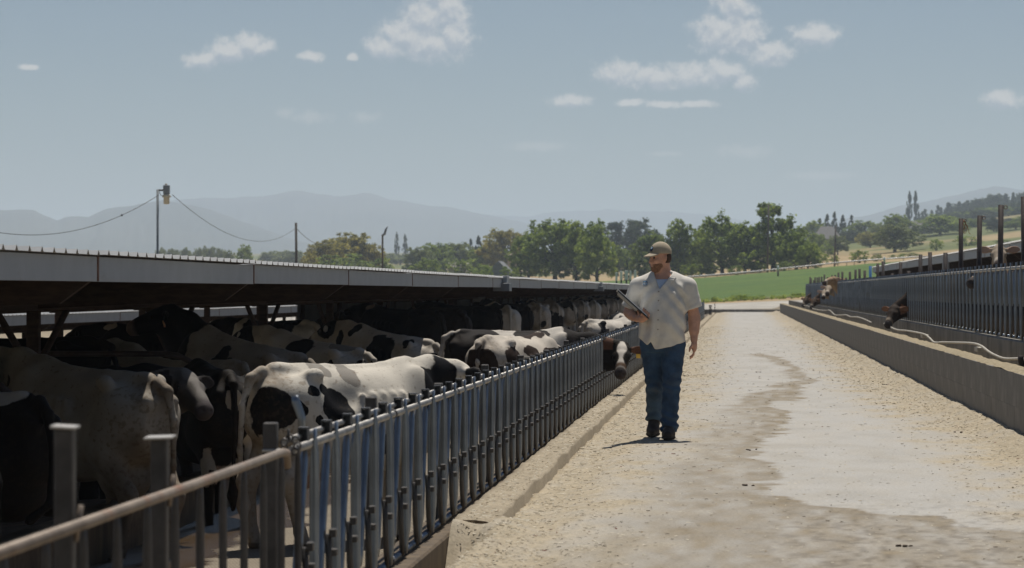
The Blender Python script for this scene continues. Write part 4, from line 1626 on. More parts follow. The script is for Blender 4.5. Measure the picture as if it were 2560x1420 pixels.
def add_cow(pz, material, label, loc, heading, scale=1.0, pitch=0.0, group='cows in the left yard', eyes=True, tags=None, breed='cow'):
    me, info = pz
    o = bpy.data.objects.new('cow', me)
    if len(me.materials) == 0:
        me.materials.append(material)
        me.polygons.foreach_set('use_smooth', np.ones(len(me.polygons), bool))
    COL.objects.link(o)
    o.material_slots[0].link = 'OBJECT'
    o.material_slots[0].material = material
    o.location = loc
    o.rotation_euler = (Matrix.Rotation(heading, 4, 'Z') @ Matrix.Rotation(-pitch, 4, 'Y')).to_euler()
    o.scale = (scale,) * 3
    tag(o, label, 'cow', group)
    if eyes:
        for e in info['eyes']:
            q = link('eye', EYE_ME, M_EYE, o)
            q.location = e
    for i, tm in enumerate(tags or ()):
        if tm:
            q = link('ear_tag', TAG_ME, None, o)
            if len(TAG_ME.materials) == 0:
                TAG_ME.materials.append(tm)
            q.material_slots[0].link = 'OBJECT'
            q.material_slots[0].material = tm
            q.matrix_local = Matrix.Translation(info['tags'][i]) @ Matrix((Vector(info['S']), Vector(info['U']), Vector(info['F']))).transposed().to_4x4()
    return o


def _eye():
    bm = bmesh.new()
    bmesh.ops.create_uvsphere(bm, u_segments=10, v_segments=7, radius=.019)
    me = bpy.data.meshes.new('eye')
    bm.to_mesh(me)
    bm.free()
    return me


EYE_ME = _eye()
TAG_ME = MB().box((0, -.03, .03), (.055, .07, .004), .0015).mesh('ear_tag')


def head_ang(dx, dy):
    return math.atan2(dy, dx)


def perch(rx, ry, hx, hy, pitch, scale=1.0, zr=-.5):
    """Location for a cow whose tail-head stands over (rx, ry) facing direction (hx, hy)."""
    a = math.atan2(hy, hx)
    d = .82 * scale
    return (rx + math.cos(a) * d * math.cos(pitch), ry + math.sin(a) * d * math.cos(pitch), zr + d * math.sin(pitch)), a


def build_left_cows():
    # sunlit white cow at the fence
    sp = [(-.90, -.22, 1.10, .16, .30, .18), (-.93, -.20, .92, .10, .28, .17), (-.74, -.41, 1.10, .085, .28, .10), (-.57, -.41, 1.24, .055, .28, .048),
          (-.32, -.41, 1.12, .17, .30, .16), (-.44, -.41, 1.24, .075, .28, .048), (-.36, -.41, .95, .116, .28, .09), (-.53, -.41, 1.0, .05, .28, .045),
          (.78, -.30, 1.16, .17, .40, .26), (.98, 0, 1.16, .22, .4, .30), (.36, -.41, 1.10, .045, .28, .055), (.05, -.41, .80, .10, .28, .10)]
    m = coat('coat_white_patched', WHT, BLK, sp, muzzle=(.5, .38, .33), dirt=.6, soil=(.20, .14, .085), ear=(.03, .027, .025),
             faded=[(-.08, -.2, 1.36, .085, .30, .11), (-.34, -.2, 1.40, .10, .30, .075)])
    loc, a = perch(-3.6, 21.1, .64, .77, 0.0, 1.0, -.60)
    add_cow(pose_level_h(), m, 'big white cow with black patches standing sunlit against the left fence', loc, a, 1.0, 0)
    # dirty cream cow, rump in the sun
    m = coat('coat_dirty_cream', (.34, .305, .255), (.05, .04, .035), [(1.03, .2, 1.18, .025, .3, .055), (1.10, .2, 1.16, .02, .3, .025), (.98, .2, 1.25, .02, .3, .03)], muzzle=(.2, .15, .13), dirt=.62,
             soil=(.11, .072, .038), udder=None)
    loc, a = perch(-4.32, 20.35, -.74, .67, R(3.5), 1.0, -.66)
    add_cow(pose_bony(), m, 'bony dirty cream cow with its rump in the sun, leftmost of the standing row', loc, a, 1.0, R(3.5))
    # grey-faced cow looking right between the first two
    m = coat('coat_grey_face', (.007, .0065, .007), None, muzzle=(.07, .06, .06), dirt=.2, head=(.10, .088, .078), blaze=(.16, .145, .13), ear=(.02, .016, .015))
    add_cow(pose_side(), m, 'black cow with a grey face and orange ear tag, behind the dirty cream cow', (-5.62, 21.75, -.62), R(20), .98, R(-2),
            tags=(M_EARTAG2, None))
    # black cow with streaked hind legs
    sp = [(-.80, -.40, .78, .11, .3, .30), (-.64, -.40, .55, .08, .3, .14), (-.90, 0, 1.20, .07, .10, .10), (-.55, -.05, .50, .16, .2, .2), (-.75, .4, .62, .08, .3, .26)]
    m = coat('coat_black_streaked', (.007, .006, .006), (.40, .35, .28), sp, dirt=.3, udder=(.33, .25, .2))
    loc, a = perch(-4.24, 23.2, -.35, .93, R(1), .96, -.66)
    add_cow(pose_level(), m, 'black cow with white streaks down its hind legs, beside the dirty cream cow', loc, a, .96, R(1))
    # black-headed cream cow with its head up
    sp = [(1.20, 0, 1.35, .58, .6, .70), (.86, 0, 1.1, .26, .6, .6), (.14, .40, 1.25, .10, .30, .15), (.02, .40, 1.17, .06, .28, .10), (-.08, .40, 1.08, .125, .3, .13),
          (-.88, .1, 1.08, .04, .12, .22)]
    m = coat('coat_black_front', (.33, .29, .24), BLK, sp, muzzle=(.16, .12, .10), dirt=.5, head=(.0055, .0055, .006), soil=(.09, .065, .04))
    loc, a = perch(-4.55, 28.2, -.83, .56, R(11), 1.0, -.68)
    add_cow(pose_up(), m, 'cow with a raised black head and a cream body, facing left under the shed roof', loc, a, 1.0, R(11), tags=(None, M_EARTAG2))
    # D
    sp = [(.14, .40, 1.38, .26, .40, .20), (.12, .40, 1.10, .22, .40, .20), (.02, .40, .92, .12, .3, .20), (-.50, .40, 1.18, .085, .28, .095), (-.78, .36, 1.22, .045, .28, .05),
          (-.84, .30, 1.32, .045, .25, .045), (-.93, .10, 1.14, .07, .22, .20), (.62, .40, 1.05, .10, .3, .2), (1.25, 0, 1.25, .22, .4, .2)]
    m = coat('coat_patched_a', (.52, .475, .41), BLK, sp, dirt=.35, muzzle=(.1, .08, .07), faded=[(-.45, 0, 1.42, .22, .16, .07)])
    loc, a = perch(-4.45, 32.4, -.80, .60, R(8), .98, -.69)
    add_cow(pose_level(), m, 'white cow with a broad black shoulder band, rump toward the alley', loc, a, .98, R(8))
    # E
    sp = [(-.02, .40, 1.26, .26, .34, .19), (.10, .40, 1.36, .18, .34, .10), (-.46, .36, 1.36, .10, .3, .10), (-.12, .40, 1.06, .13, .3, .12), (-.24, .40, .98, .05, .28, .038),
          (-.34, .40, 1.03, .05, .28, .038), (.62, .3, 1.40, .09, .4, .09), (-.93, .14, 1.12, .07, .2, .24), (1.3, 0, 1.35, .2, .4, .2), (.95, .3, 1.2, .12, .3, .15)]
    m = coat('coat_patched_b', (.54, .49, .42), BLK, sp, dirt=.35, muzzle=(.1, .08, .07))
    loc, a = perch(-4.3, 38.4, -.80, .60, R(8), .98, -.69)
    add_cow(pose_level(), m, 'white cow with a large black saddle patch and small spots low on its side', loc, a, .98, R(8))
    mblk = coat('coat_black', (.0065, .006, .0065), (.36, .32, .27), [(-.60, 0, .48, .22, .3, .16), (1.15, 0, .75, .1, .2, .1)], dirt=.25)
    mblk2 = coat('coat_black_socks', (.007, .0065, .007), (.40, .36, .31), [(-.72, .25, .35, .16, .3, .30), (-.72, -.25, .3, .16, .3, .25), (.6, 0, .3, .2, .4, .2), (.7, .1, 1.43, .1, .1, .05)], dirt=.3)
    mdkb = coat('coat_dark_brown', (.014, .009, .007), (.38, .33, .27), [(-.6, .45, .62, .09, .3, .3), (.2, .45, .7, .15, .3, .12)], dirt=.3)
    mpat = coat('coat_mostly_white', (.55, .50, .43), BLK, [(-.2, .45, 1.1, .18, .4, .2), (.55, 0, 1.2, .2, .6, .3), (-.93, -.1, .9, .1, .14, .12), (1.25, 0, 1.2, .25, .3, .25)], dirt=.4)
    mpat2 = coat('coat_half_black', BLK, (.56, .52, .45), [(-.80, 0, 1.1, .25, .5, .4), (-.55, 0, .5, .3, .4, .3), (.55, 0, .9, .12, .5, .6)], dirt=.35)
    mspot = coat('coat_speckled', (.54, .49, .42), BLK, noise=(1.7, .53, 3.0), dirt=.35)
    mspot2 = coat('coat_blotched', (.55, .50, .43), BLK, noise=(1.3, .50, 7.0), dirt=.35)
    row = [
        (43.4, -.74, .67, 8, pose_level, mblk2, 'black cow with white hind socks, first right of the saddle-patched cow'),
        (47.2, -.5, .86, 6, pose_down, mdkb, 'dark brown cow in the shade, tail toward the tan brown cow by the fence'),
        (54.0, -.8, .55, 6, pose_level, mblk, 'solid black cow in the shed, just past the wide clad post'),
        (57.5, -.30, .95, 8, pose_level, mpat2, 'black cow with a white rump showing high in the shade'),
        (62.0, -.62, .78, 5, pose_side, mblk, 'black cow turning its head beside the white-rumped cow'),
        (66.5, -.2, .98, 6, pose_level, mpat, 'mostly white cow seen from behind, left of the man\'s clipboard'),
        (72.5, -.5, .86, 8, pose_level, mspot2, 'blotched cow in the far part of the row, right of the mostly white one'),
        (79.0, -.5, .86, 6, pose_down, mspot, 'speckled black and white cow beyond the white-backed cow'),
        (85.0, -.35, .93, 6, pose_level, mpat, 'pale cow seen small from behind near the clipboard'),
        (92.0, -.4, .92, 6, pose_level, mpat2, 'black cow with a white rump, seen very small near the man\'s elbow'),
        (99.0, -.6, .8, 6, pose_level, mspot, 'speckled cow last but one of the far row'),
        (107.0, -.7, .7, 6, pose_level, mpat, 'mostly white cow at the far end of the row'),
    ]
    for (y, hx, hy, pt, pf, m, lab) in row:
        loc, a = perch(-4.72, y, hx, hy, R(2), .98, -.31)
        add_cow(pf(), m, lab, loc, a, .98, R(2), eyes=False)
    far = ['white-rumped cow farthest along the row but six', 'dark cow farthest along the row but five', 'speckled cow farthest along the row but four',
           'black cow farthest along the row but three', 'blotched cow farthest along the row but two', 'pale cow farthest along the row but one', 'last dark cow of the row, tiny behind the clipboard']
    for i, lab in enumerate(far):
        loc, a = perch(-4.72, 115 + 9.5 * i, -.6 - .1 * (i % 3), .75, R(2), .98, -.31)
        add_cow((pose_level, pose_down, pose_level)[i % 3](), (mpat2, mblk, mspot, mblk2, mspot2, mpat, mblk)[i], lab, loc, a, .98, R(2), eyes=False)
    for i, (x, y, hx, hy, m, lab) in enumerate(((-2.7, 58, .5, .86, mspot2, 'blotched cow standing in the sun in the alley, left of the through-fence cow'),
                                               (-3.0, 74, -.3, .95, mpat, 'white cow standing sunlit in the alley far along the fence'),
                                               (-2.6, 93, .6, .8, mpat2, 'black and white cow sunlit in the alley near the clipboard'))):
        add_cow(pose_down() if i == 1 else pose_level(), m, lab, (x, y, -.58), math.atan2(hy, hx), .97, 0, eyes=False)
    # second row deeper in the shed
    for (x, y, a, pf, m, lab) in (
            (-7.0, 27.0, R(178), pose_level, mblk, 'black cow deep in the shed behind the raised black head'),
            (-7.4, 35.5, R(165), pose_level, mblk2, 'black cow deep in the shed above the cream body\'s back'),
            (-7.2, 43.0, R(150), pose_level, mpat2, 'black and white cow deep in the shed beside the corrugated siding'),
            (-7.1, 55.0, R(160), pose_level, mblk, 'black cow deep in the shed under the siding wall'),
            (-7.3, 63.0, R(170), pose_level, mdkb, 'dark brown cow deep in the shed near the wide clad post'),
            (-6.9, 20.0, R(200), pose_down, mpat2, 'black and white cow deep in the shed at the left edge of the view')):
        add_cow(pf(), m, lab, (x, y, -.42), a, .95, 0, eyes=False)
    # brown and white cows at the fence
    sp = [(-.93, -.1, 1.10, .10, .35, .24), (-.50, -.41, 1.16, .26, .3, .17), (-.50, .41, 1.0, .26, .3, .25), (-.02, -.41, 1.24, .20, .3, .09), (.48, -.41, 1.20, .26, .3, .10), (.35, 0, 1.44, .35, .20, .05),
          (.9, 0, 1.0, .25, .5, .3)]
    m = coat('coat_brown_patched', (.56, .50, .42), (.026, .015, .010), sp, dirt=.4, soil=(.17, .12, .07))
    loc, a = perch(-3.05, 33.4, .40, .92, 0, 1.0, -.58)
    add_cow(pose_down(), m, 'white cow with dark brown patches standing in the sun against the left fence', loc, a, 1.0, 0)
    # cow with its head through the fence
    sp = [(-.55, 0, 1.15, .4, .6, .33), (.95, 0, 1.0, .42, .6, .6), (.2, 0, 1.36, .25, .5, .08)]
    m = coat('coat_dark_faced', (.56, .51, .44), (.010, .007, .006), sp, head=(.011, .008, .006), blaze=(.62, .56, .48), ear=(.11, .05, .028), muzzle=(.045, .036, .034), ring=(.13, .08, .05),
             dirt=.25)
    pz = pose('through', (1.36, -.36, 1.20), (-.36, -.72, -.60), h=.0145, step=STEP[0], ear_droop=.30)
    add_cow(pz, m, 'dark cow with a white blaze and yellow ear tags, head through the left fence', (-2.88, 36.0, -.54), R(24), 1.0, 0,
            tags=(M_EARTAG, M_EARTAG))
    # lying cows
    sp = [(-.1, .25, .7, .4, .4, .5), (.35, -.2, .6, .35, .3, .35), (-.7, -.2, .5, .2, .2, .3), (1.2, 0, .9, .3, .3, .2)]
    ml = coat('coat_lying_patched', BLK, (.42, .39, .35), [(-.45, .1, .86, .34, .22, .12), (.3, .1, .84, .16, .3, .10), (.8, 0, .2, .3, .5, .15)], dirt=.2)
    add_cow(pose_lying(), ml, 'black and white cow lying on the stall bed behind the rusty pipe gate', (-5.25, 18.3, -.13), R(150), 1.0, 0)
    ml2 = coat('coat_lying_grey', (.36, .33, .28), BLK, [(-.80, -.1, .45, .2, .3, .35), (.5, -.3, .4, .25, .3, .25)], dirt=.45)
    add_cow(pose_lying(), ml2, 'greyish cow lying on the bed behind the sunlit white cow', (-5.35, 27.1, -.13), R(138), 1.0, 0)
    add_cow(pose_lying(), ml, 'cow lying lower at the very left edge below the stall divider', (-5.15, 15.9, -.13), R(170), .95, 0)


build_left_cows()


def build_right_cows():
    mj = coat('coat_brown_jersey', (.085, .052, .030), None, muzzle=(.05, .042, .04), ear=(.22, .13, .08), ring=(.40, .33, .25), dirt=.1, udder=None)
    mdk = coat('coat_dark_jersey', (.040, .026, .018), None, muzzle=(.04, .034, .032), ear=(.20, .10, .055), ring=(.34, .27, .2), dirt=.1, udder=None)
    mt = coat('coat_tan_jersey', (.36, .25, .15), None, muzzle=(.07, .05, .045), ear=(.42, .29, .20), ring=(.6, .53, .43), dirt=.1, udder=None)
    mt2 = coat('coat_fawn_jersey', (.34, .255, .17), None, muzzle=(.06, .045, .04), ear=(.44, .30, .22), ring=(.6, .52, .42), dirt=.1, head=(.33, .27, .2), udder=None)
    G = 'brown cows in the right pen'
    eat = pose('eat', (1.42, .27, .78), (.42, .70, -.62), h=.0165, step=STEP[1], ear_droop=.15)
    look = pose('look', (1.36, .30, 1.26), (.25, .92, -.42), h=.0165, step=STEP[0], ear_droop=.05)
    lookup = pose('lookup', (1.22, .22, 1.58), (.72, .66, -.18), h=.0165, step=STEP[0], ear_droop=.05)
    front = pose('front', (1.30, 0, 1.72), (.85, 0, -.42), h=.0165, step=STEP[2], ear_droop=.02)
    add_cow(eat, mdk, 'dark brown cow eating from the bunk, its neck through the right fence', (4.22, 52.6, .34), R(183), .95, 0, G)
    add_cow(eat, mj, 'brown cow feeding at the bunk, the farthest head on the right', (4.25, 121.0, .34), R(182), .95, 0, G)
    add_cow(eat, mj, 'brown cow feeding at the bunk, just nearer than the farthest head', (4.25, 107.5, .34), R(182), .95, 0, G)
    add_cow(look, mt2, 'fawn cow looking toward the camera over the far part of the bunk', (4.22, 92.0, .34), R(184), .95, 0, G)
    add_cow(look, mt2, 'fawn cow with its muzzle low, left of the fawn cow looking at the camera', (4.22, 97.5, .24), R(184), .92, 0, G)
    add_cow(lookup, mt, 'tan cow with its head lifted highest of the far heads', (4.15, 89.5, .30), R(181), .95, 0, G)
    add_cow(front, mt2, 'fawn cow with big round ears looking over the right fence between tall posts', (3.82, 41.4, .36), R(-96), .95, 0, G)
    add_cow(lookup, mj, 'brown cow behind the right fence with only its muzzle tip showing through', (4.46, 38.2, .22), R(181), .9, 0, G)


build_right_cows()

# ------------------------------------------------------------------ the man
from mathutils.bvhtree import BVHTree


def build_man():
    h = 0.0065
    A = np.array
    F = _nrm((-.83, -.55, -.10))
    S = _nrm(np.cross((0, 0, 1.0), F))
    U = np.cross(F, S)
    fr = np.stack([F, S, U])
    c = A([-.035, .0, 1.697])
    HS = 1.0

    def P(a, b, u):
        return c + F * a + S * b + U * u

    # torso profile shared by body and clothes
    TZ = [.80, .86, .95, 1.08, 1.22, 1.36, 1.44, 1.49, 1.53, 1.57]
    TWd = [.198, .205, .214, .218, .217, .226, .216, .175, .112, .065]
    TF = [.15, .165, .20, .215, .195, .165, .135, .11, .085, .06]
    TB = [.15, .15, .145, .135, .14, .145, .14, .125, .10, .075]

    def torso_fn(dw, df, wr=0.0):
        def fn(x, y, z):
            w = np.interp(z, TZ, TWd) + dw
            f_ = np.interp(z, TZ, TF) + df
            b_ = np.interp(z, TZ, TB) + df
            yy = np.where(y < 0, y / f_, y / b_)
            q = (np.abs((x + .012) / w) ** 2.5 + np.abs(yy) ** 2.5 + 1e-9) ** .4
            d = (q - 1) * np.minimum(w, f_) * .85
            d = np.maximum(d, (z - 1.555) * .8)
            if wr:
                # soft cloth folds: diagonals from the armpits, drapes over the belly
                p1 = np.sin(38 * (z * .8 + x * .75) + 3 * np.sin(7 * x + 4 * z) + y * 6)
                p2 = np.sin(46 * (z * .55 - x * .9) + 2.4 * np.sin(9 * z + 2 * x) + y * 5)
                m1 = np.exp(-((x - .16) / .12) ** 2 - ((z - 1.30) / .16) ** 2) + .7 * np.exp(-((x - .10) / .16) ** 2 - ((z - .98) / .12) ** 2)
                m2 = np.exp(-((x + .17) / .10) ** 2 - ((z - 1.22) / .2) ** 2) + .8 * np.exp(-((x + .12) / .12) ** 2 - ((z - .98) / .12) ** 2)
                d = d + wr * (p1 * (m1 + .18) + p2 * (m2 + .18))
            return d
        return fn

    armL = [A([-.235, .01, 1.44]), A([-.325, .05, 1.18]), A([-.245, -.16, 1.125])]      # at the left of the picture
    armR = [A([.222, .01, 1.44]), A([.288, .03, 1.14]), A([.286, -.03, .93])]

    # ---------------- body (skin), one continuous figure
    f = Field((-.50, -.40, -.01), (.46, .45, 1.88), h)
    f.func(torso_fn(-.03, -.03), (-.3, -.25, .99), (.3, .25, 1.6), .03)
    f.ell((-.012, .01, .93), (.165, .12, .16), .05)
    f.chain([(.085, -.02, .88), (.070, -.11, .50), (.056, -.165, .10)], [.095, .06, .042], .03)
    f.chain([(-.105, .02, .88), (-.084, .05, .50), (-.098, .33, .19)], [.095, .06, .042], .03)
    f.chain([P(-.03, 0, -.08), A([.005, .03, 1.50])], [.062, .072], .04)
    f.chain([A([-.15, .03, 1.44]), A([.14, .03, 1.44])], [.05, .05], .04)
    for pts, s in ((armL, -1), (armR, 1)):
        f.chain(pts, [.064, .050, .033], .03)
        f.cone(pts[1] * .75 + pts[2] * .25, pts[1] * .35 + pts[2] * .65, .052, .043, .03)
    # head
    f.ell(P(-.012, 0, .02), (.098, .078, .105), .03, fr)
    f.ell(P(.030, 0, -.055), (.070, .062, .080), .03, fr)
    f.ell(P(.048, 0, -.108), (.042, .048, .034), .03, fr)
    f.ell(P(.076, 0, .022), (.022, .055, .014), .015, fr)
    for s in (-1, 1):
        f.ell(P(.096, s * .031, .002), (.014, .017, .011), .012, fr, op='s')
        f.ell(P(.066, s * .042, -.026), (.026, .022, .022), .02, fr)
        f.ell(P(-.008, s * .078, -.008), (.019, .013, .033), .008, fr)
    f.chain([P(.092, 0, .008), P(.112, 0, -.034)], [.010, .014], .012)
    f.ell(P(.100, 0, -.040), (.016, .021, .011), .010, fr)
    f.ell(P(.092, 0, -.064), (.012, .026, .006), .008, fr)
    f.ell(P(.090, 0, -.076), (.012, .023, .007), .008, fr)
    f.ell(P(.099, 0, -.0695), (.010, .026, .0022), .004, fr, op='s')
    # hanging hand
    w = armR[2]
    f.cone(w, w + A([.002, -.008, -.045]), .030, .030, .02, (.8, 1.1, 1))
    f.ell(w + A([.002, -.012, -.075]), (.026, .042, .052), .02)
    for i, (dy, L) in enumerate(((-.044, .068), (-.022, .078), (.000, .074), (.020, .058))):
        b0 = w + A([.0, dy * .85, -.112])
        k1 = b0 + A([-.004, -.002, -L * .45])
        k2 = k1 + A([-.014, .002, -L * .30])
        k3 = k2 + A([-.020, .004, -L * .20])
        f.chain([b0, k1, k2, k3], [.0105, .0095, .0088, .0072], .006)
    t0 = w + A([-.012, -.040, -.050])
    f.chain([t0, t0 + A([-.022, -.022, -.034]), t0 + A([-.030, -.026, -.064])], [.014, .011, .009], .010)
    # hand gripping the clipboard
    L = _nrm((.743, 0, -.669))
    n0 = A([.669, 0, .743])
    w = armL[2]
    palm = A([-.195, -.225, 1.118])
    f.cone(w, palm, .031, .034, .02)
    f.ell(palm + A([.012, -.012, .012]), (.040, .034, .030), .015)
    for i in range(4):
        b0 = palm + A([.022, -.034, .018]) + L * (i - 1.7) * .0215
        k1 = b0 + A([.006, -.022, .012]) + n0 * .014
        k2 = k1 + n0 * .026 + A([-.010, .000, .004])
        k3 = k2 + n0 * .016 + A([-.012, .012, .002])
        f.chain([b0, k1, k2, k3], [.0115, .0105, .0098, .008], .006)
    f.chain([palm + A([-.005, .01, .01]), palm + A([-.03, .02, .05]), palm + A([-.045, .03, .085])], [.016, .012, .010], .01)
    V, Q = f.mesh()
    M_SKIN = mat('sunburnt_skin', (.60, .325, .215), .55, var=.14, scale=14, spec=.35)
    man = link('person', mesh_np('person', V, Q), M_SKIN, None, True)
    tag(man, 'man in a tan cap, pale short-sleeved shirt and blue jeans walking down the lane', 'person')

    def child(name, fld, m):
        V, Q = fld.mesh()
        return link(name, mesh_np(name, V, Q), m, man, True)

    # ---------------- undershirt
    g = Field((-.14, -.25, 1.28), (.10, .12, 1.60), h)
    g.func(torso_fn(-.022, -.024), (-.13, -.24, 1.3), (.09, .12, 1.52), .02)
    g.func(lambda x, y, z: np.abs(x + .015) - .085 + 0 * z, (-.14, -.25, 1.28), (.10, .12, 1.6), op='i')
    g.func(lambda x, y, z: z - (1.508 + y * .22) + 0 * x, (-.16, -.25, 1.28), (.16, .12, 1.6), op='i')
    child('undershirt', g, mat('pale_undershirt', (.55, .62, .72), .85, var=.05))

    # ---------------- shirt
    M_SHIRT = mat('pale_khaki_cloth', (.68, .64, .565), .85, var=.05, scale=18, bump=.12, bscale=300, dist=.002)
    g = Field((-.46, -.30, .80), (.42, .26, 1.62), h)
    g.func(torso_fn(.0, .0, .0120), (-.3, -.26, .82), (.3, .22, 1.6), .02)
    g.chain([A([-.10, .02, 1.50]), A([-.232, .015, 1.425])], [.062, .080], .06)
    g.chain([A([.09, .02, 1.50]), A([.222, .015, 1.425])], [.062, .080], .06)
    for sgn, p0, p1, r1 in ((-1, A([-.235, .01, 1.415]), A([-.318, .035, 1.205]), .088), (1, A([.225, .01, 1.415]), A([.285, .02, 1.205]), .084)):
        d_ = _nrm(p1 - p0)

        def sleeve(x, y, z, p0=p0, p1=p1, r1=r1, d_=d_, sgn=sgn):
            ab = p1 - p0
            t = np.clip(((x - p0[0]) * ab[0] + (y - p0[1]) * ab[1] + (z - p0[2]) * ab[2]) / ab.dot(ab), 0, 1)
            r = .088 + (r1 - .088) * t + .0022 * np.sin(22 * t + 30 * x + 14 * y) * t
            d = np.sqrt((x - p0[0] - t * ab[0]) ** 2 + ((y - p0[1] - t * ab[1]) * 1.0) ** 2 + (z - p0[2] - t * ab[2]) ** 2) - r
            e = (x - p1[0]) * d_[0] + (y - p1[1]) * d_[1] + (z - p1[2]) * d_[2] + .012
            return np.maximum(d, e)
        g.func(sleeve, np.minimum(p0, p1) - .1, np.maximum(p0, p1) + .1, .03)
    # open collar
    vx, vz = -.035, 1.400

    def wedge(x, y, z):
        hw = np.clip((z - vz) * .60, 0, .085)
        return np.maximum(np.abs(x - vx - (z - vz) * .22) - hw, y + .02)
    g.func(wedge, (-.2, -.3, vz), (.2, .0, 1.62), .008, op='s')
    g.cone(A([-.012, .01, 1.48]), A([-.02, .0, 1.66]), .062, .066, .01, op='s')

    def hem(x, y, z):
        zh = .845 + .085 * np.clip((np.abs(x + .0) - .06) / .17, 0, 1) ** 1.5 + .012 * np.sin(x * 18)
        notch = np.clip(1 - np.abs(x + .115) / .035, 0, 1) * .055
        return (zh + np.where(y < .03, notch, 0)) - z
    g.func(hem, (-.46, -.30, .80), (.42, .26, 1.05), op='i')
    shirt = child('shirt', g, M_SHIRT)
    bv = BVHTree.FromPolygons([v.co[:] for v in shirt.data.vertices], [tuple(p.vertices) for p in shirt.data.polygons])

    def on_shirt(x, z, off=.002):
        r_ = bv.ray_cast(Vector((x, -1, z)), Vector((0, 1, 0)))
        if r_[0] is None:
            return Vector((x, -.15, z))
        return r_[0] + Vector((0, -off, 0))

    # collar flaps
    for sgn in (-1, 1):
        mb = MB()
        xs = []
        e0 = [(vx + sgn * .012 + (z - vz) * .22 + sgn * (z - vz) * .58, z) for z in np.linspace(1.425, 1.525, 7)]
        rows = []
        for i, (x, z) in enumerate(e0):
            t = i / 6
            w_ = .040 * math.sin(min(1, .25 + t) * 1.5) + .006
            p0 = Vector((x, on_shirt(x + sgn * .012, z).y - .010 - .006 * t, z))
            q = on_shirt(x + sgn * (w_ + .012), z - .022)
            p1 = Vector((x + sgn * w_, q.y - .007, z - .020 + .012 * t))
            rows.append((p0, p1))
        b = []
        for p0, p1 in rows:
            b += [p0, p1, p1 + Vector((0, .005, -.002)), p0 + Vector((0, .006, -.001))]
        fs = []
        for i in range(len(rows) - 1):
            for k in range(4):
                fs.append((4 * i + k, 4 * i + (k + 1) % 4, 4 * i + 4 + (k + 1) % 4, 4 * i + 4 + k))
        fs += [(0, 1, 2, 3), tuple(len(b) - 4 + k for k in (3, 2, 1, 0))]
        mb.add(b, fs)
        mb.build('collar_flap', M_SHIRT, man)
    # neckband round the back
    mb = MB()
    pts = []
    for a in np.linspace(-.35, math.pi + .35, 15):
        pts.append((-.005 + .082 * math.cos(a), .018 + .070 * math.sin(a), 1.545 + .022 * math.sin(max(0, min(math.pi, a)))))
    mb.tube(pts, .016, 8, flat=[(.45, 1.5)] * 15)
    mb.build('neckband', M_SHIRT, man)
    # placket, buttons, pocket seam
    mb = MB()
    zs = np.linspace(.90, 1.40, 26)
    for i in range(len(zs) - 1):
        a, b_ = zs[i], zs[i + 1]
        xa = vx - .006 - (1.40 - a) * .02
        xb = vx - .006 - (1.40 - b_) * .02
        p = [on_shirt(xa - .016, a, .003), on_shirt(xa + .016, a, .0035), on_shirt(xb + .016, b_, .0035), on_shirt(xb - .016, b_, .003)]
        mb.add([v[:] for v in p] + [(v + Vector((0, .004, 0)))[:] for v in p], [(0, 1, 2, 3), (0, 4, 5, 1), (2, 6, 7, 3), (1, 5, 6, 2), (3, 7, 4, 0)])
    mb.build('placket', M_SHIRT, man)
    bt = MB().tube([(0, -.002, 0), (0, .002, 0)], .0058, 10).mesh('button')
    mbt = mat('brown_button', (.20, .15, .10), .4)
    for z in (1.375, 1.29, 1.20, 1.11, 1.02):
        q = link('button', bt, mbt, man)
        q.location = on_shirt(vx - .006 - (1.40 - z) * .02, z, .006)

    def decal(name, rows, cell, x0, z0, project, cols, mats):
        """A flat emblem laid on the cloth, cell by cell."""
        mbs = {k: MB() for k in cols}
        for j, r_ in enumerate(rows):
            for i, ch in enumerate(r_):
                if ch in mbs:
                    p = [project(x0 + (i + a) * cell, z0 - (j + b_) * cell) for a, b_ in ((0, 1), (1, 1), (1, 0), (0, 0))]
                    mbs[ch].add([v[:] for v in p], [(0, 1, 2, 3)])
        for k, mb in mbs.items():
            if mb.v:
                mb.build(name, mats[k], man)
    MB_ = {'B': mat('emblem_blue', (.045, .13, .22), .8, var=.1, scale=60), 'W': mat('emblem_white', (.62, .66, .68), .8, var=.05),
           'L': mat('emblem_light_blue', (.22, .42, .58), .8, var=.05), 'N': mat('emblem_navy', (.02, .03, .06), .8, var=.1)}
    decal('shirt_emblem',
          ["....BBBB....", "..BBLLLLBB..", ".BLLLWWLLLB.", "BBBBBBBBBBBB", ".B........B.", ".BWWWWWWWWB.", ".BLL.LL.LLB.", ".B.WWWWWW.B.", ".BLLWWWWLLB.", ".BBBBBBBBBB.",
           "............", ".B.BB.B.BB.B", "..B.B.BB.B.."], .0042, -.196, 1.478, lambda x, z: on_shirt(x, z, .0025), 'BLW', MB_)

    # ---------------- jeans
    M_JEAN = mat('blue_denim', (.034, .068, .118), .85, var=.35, scale=7, bump=.15, bscale=220, dist=.002, extra=stain((.055, .075, .105), 5, .5, .75))
    g = Field((-.33, -.32, .04), (.33, .48, 1.0), h)

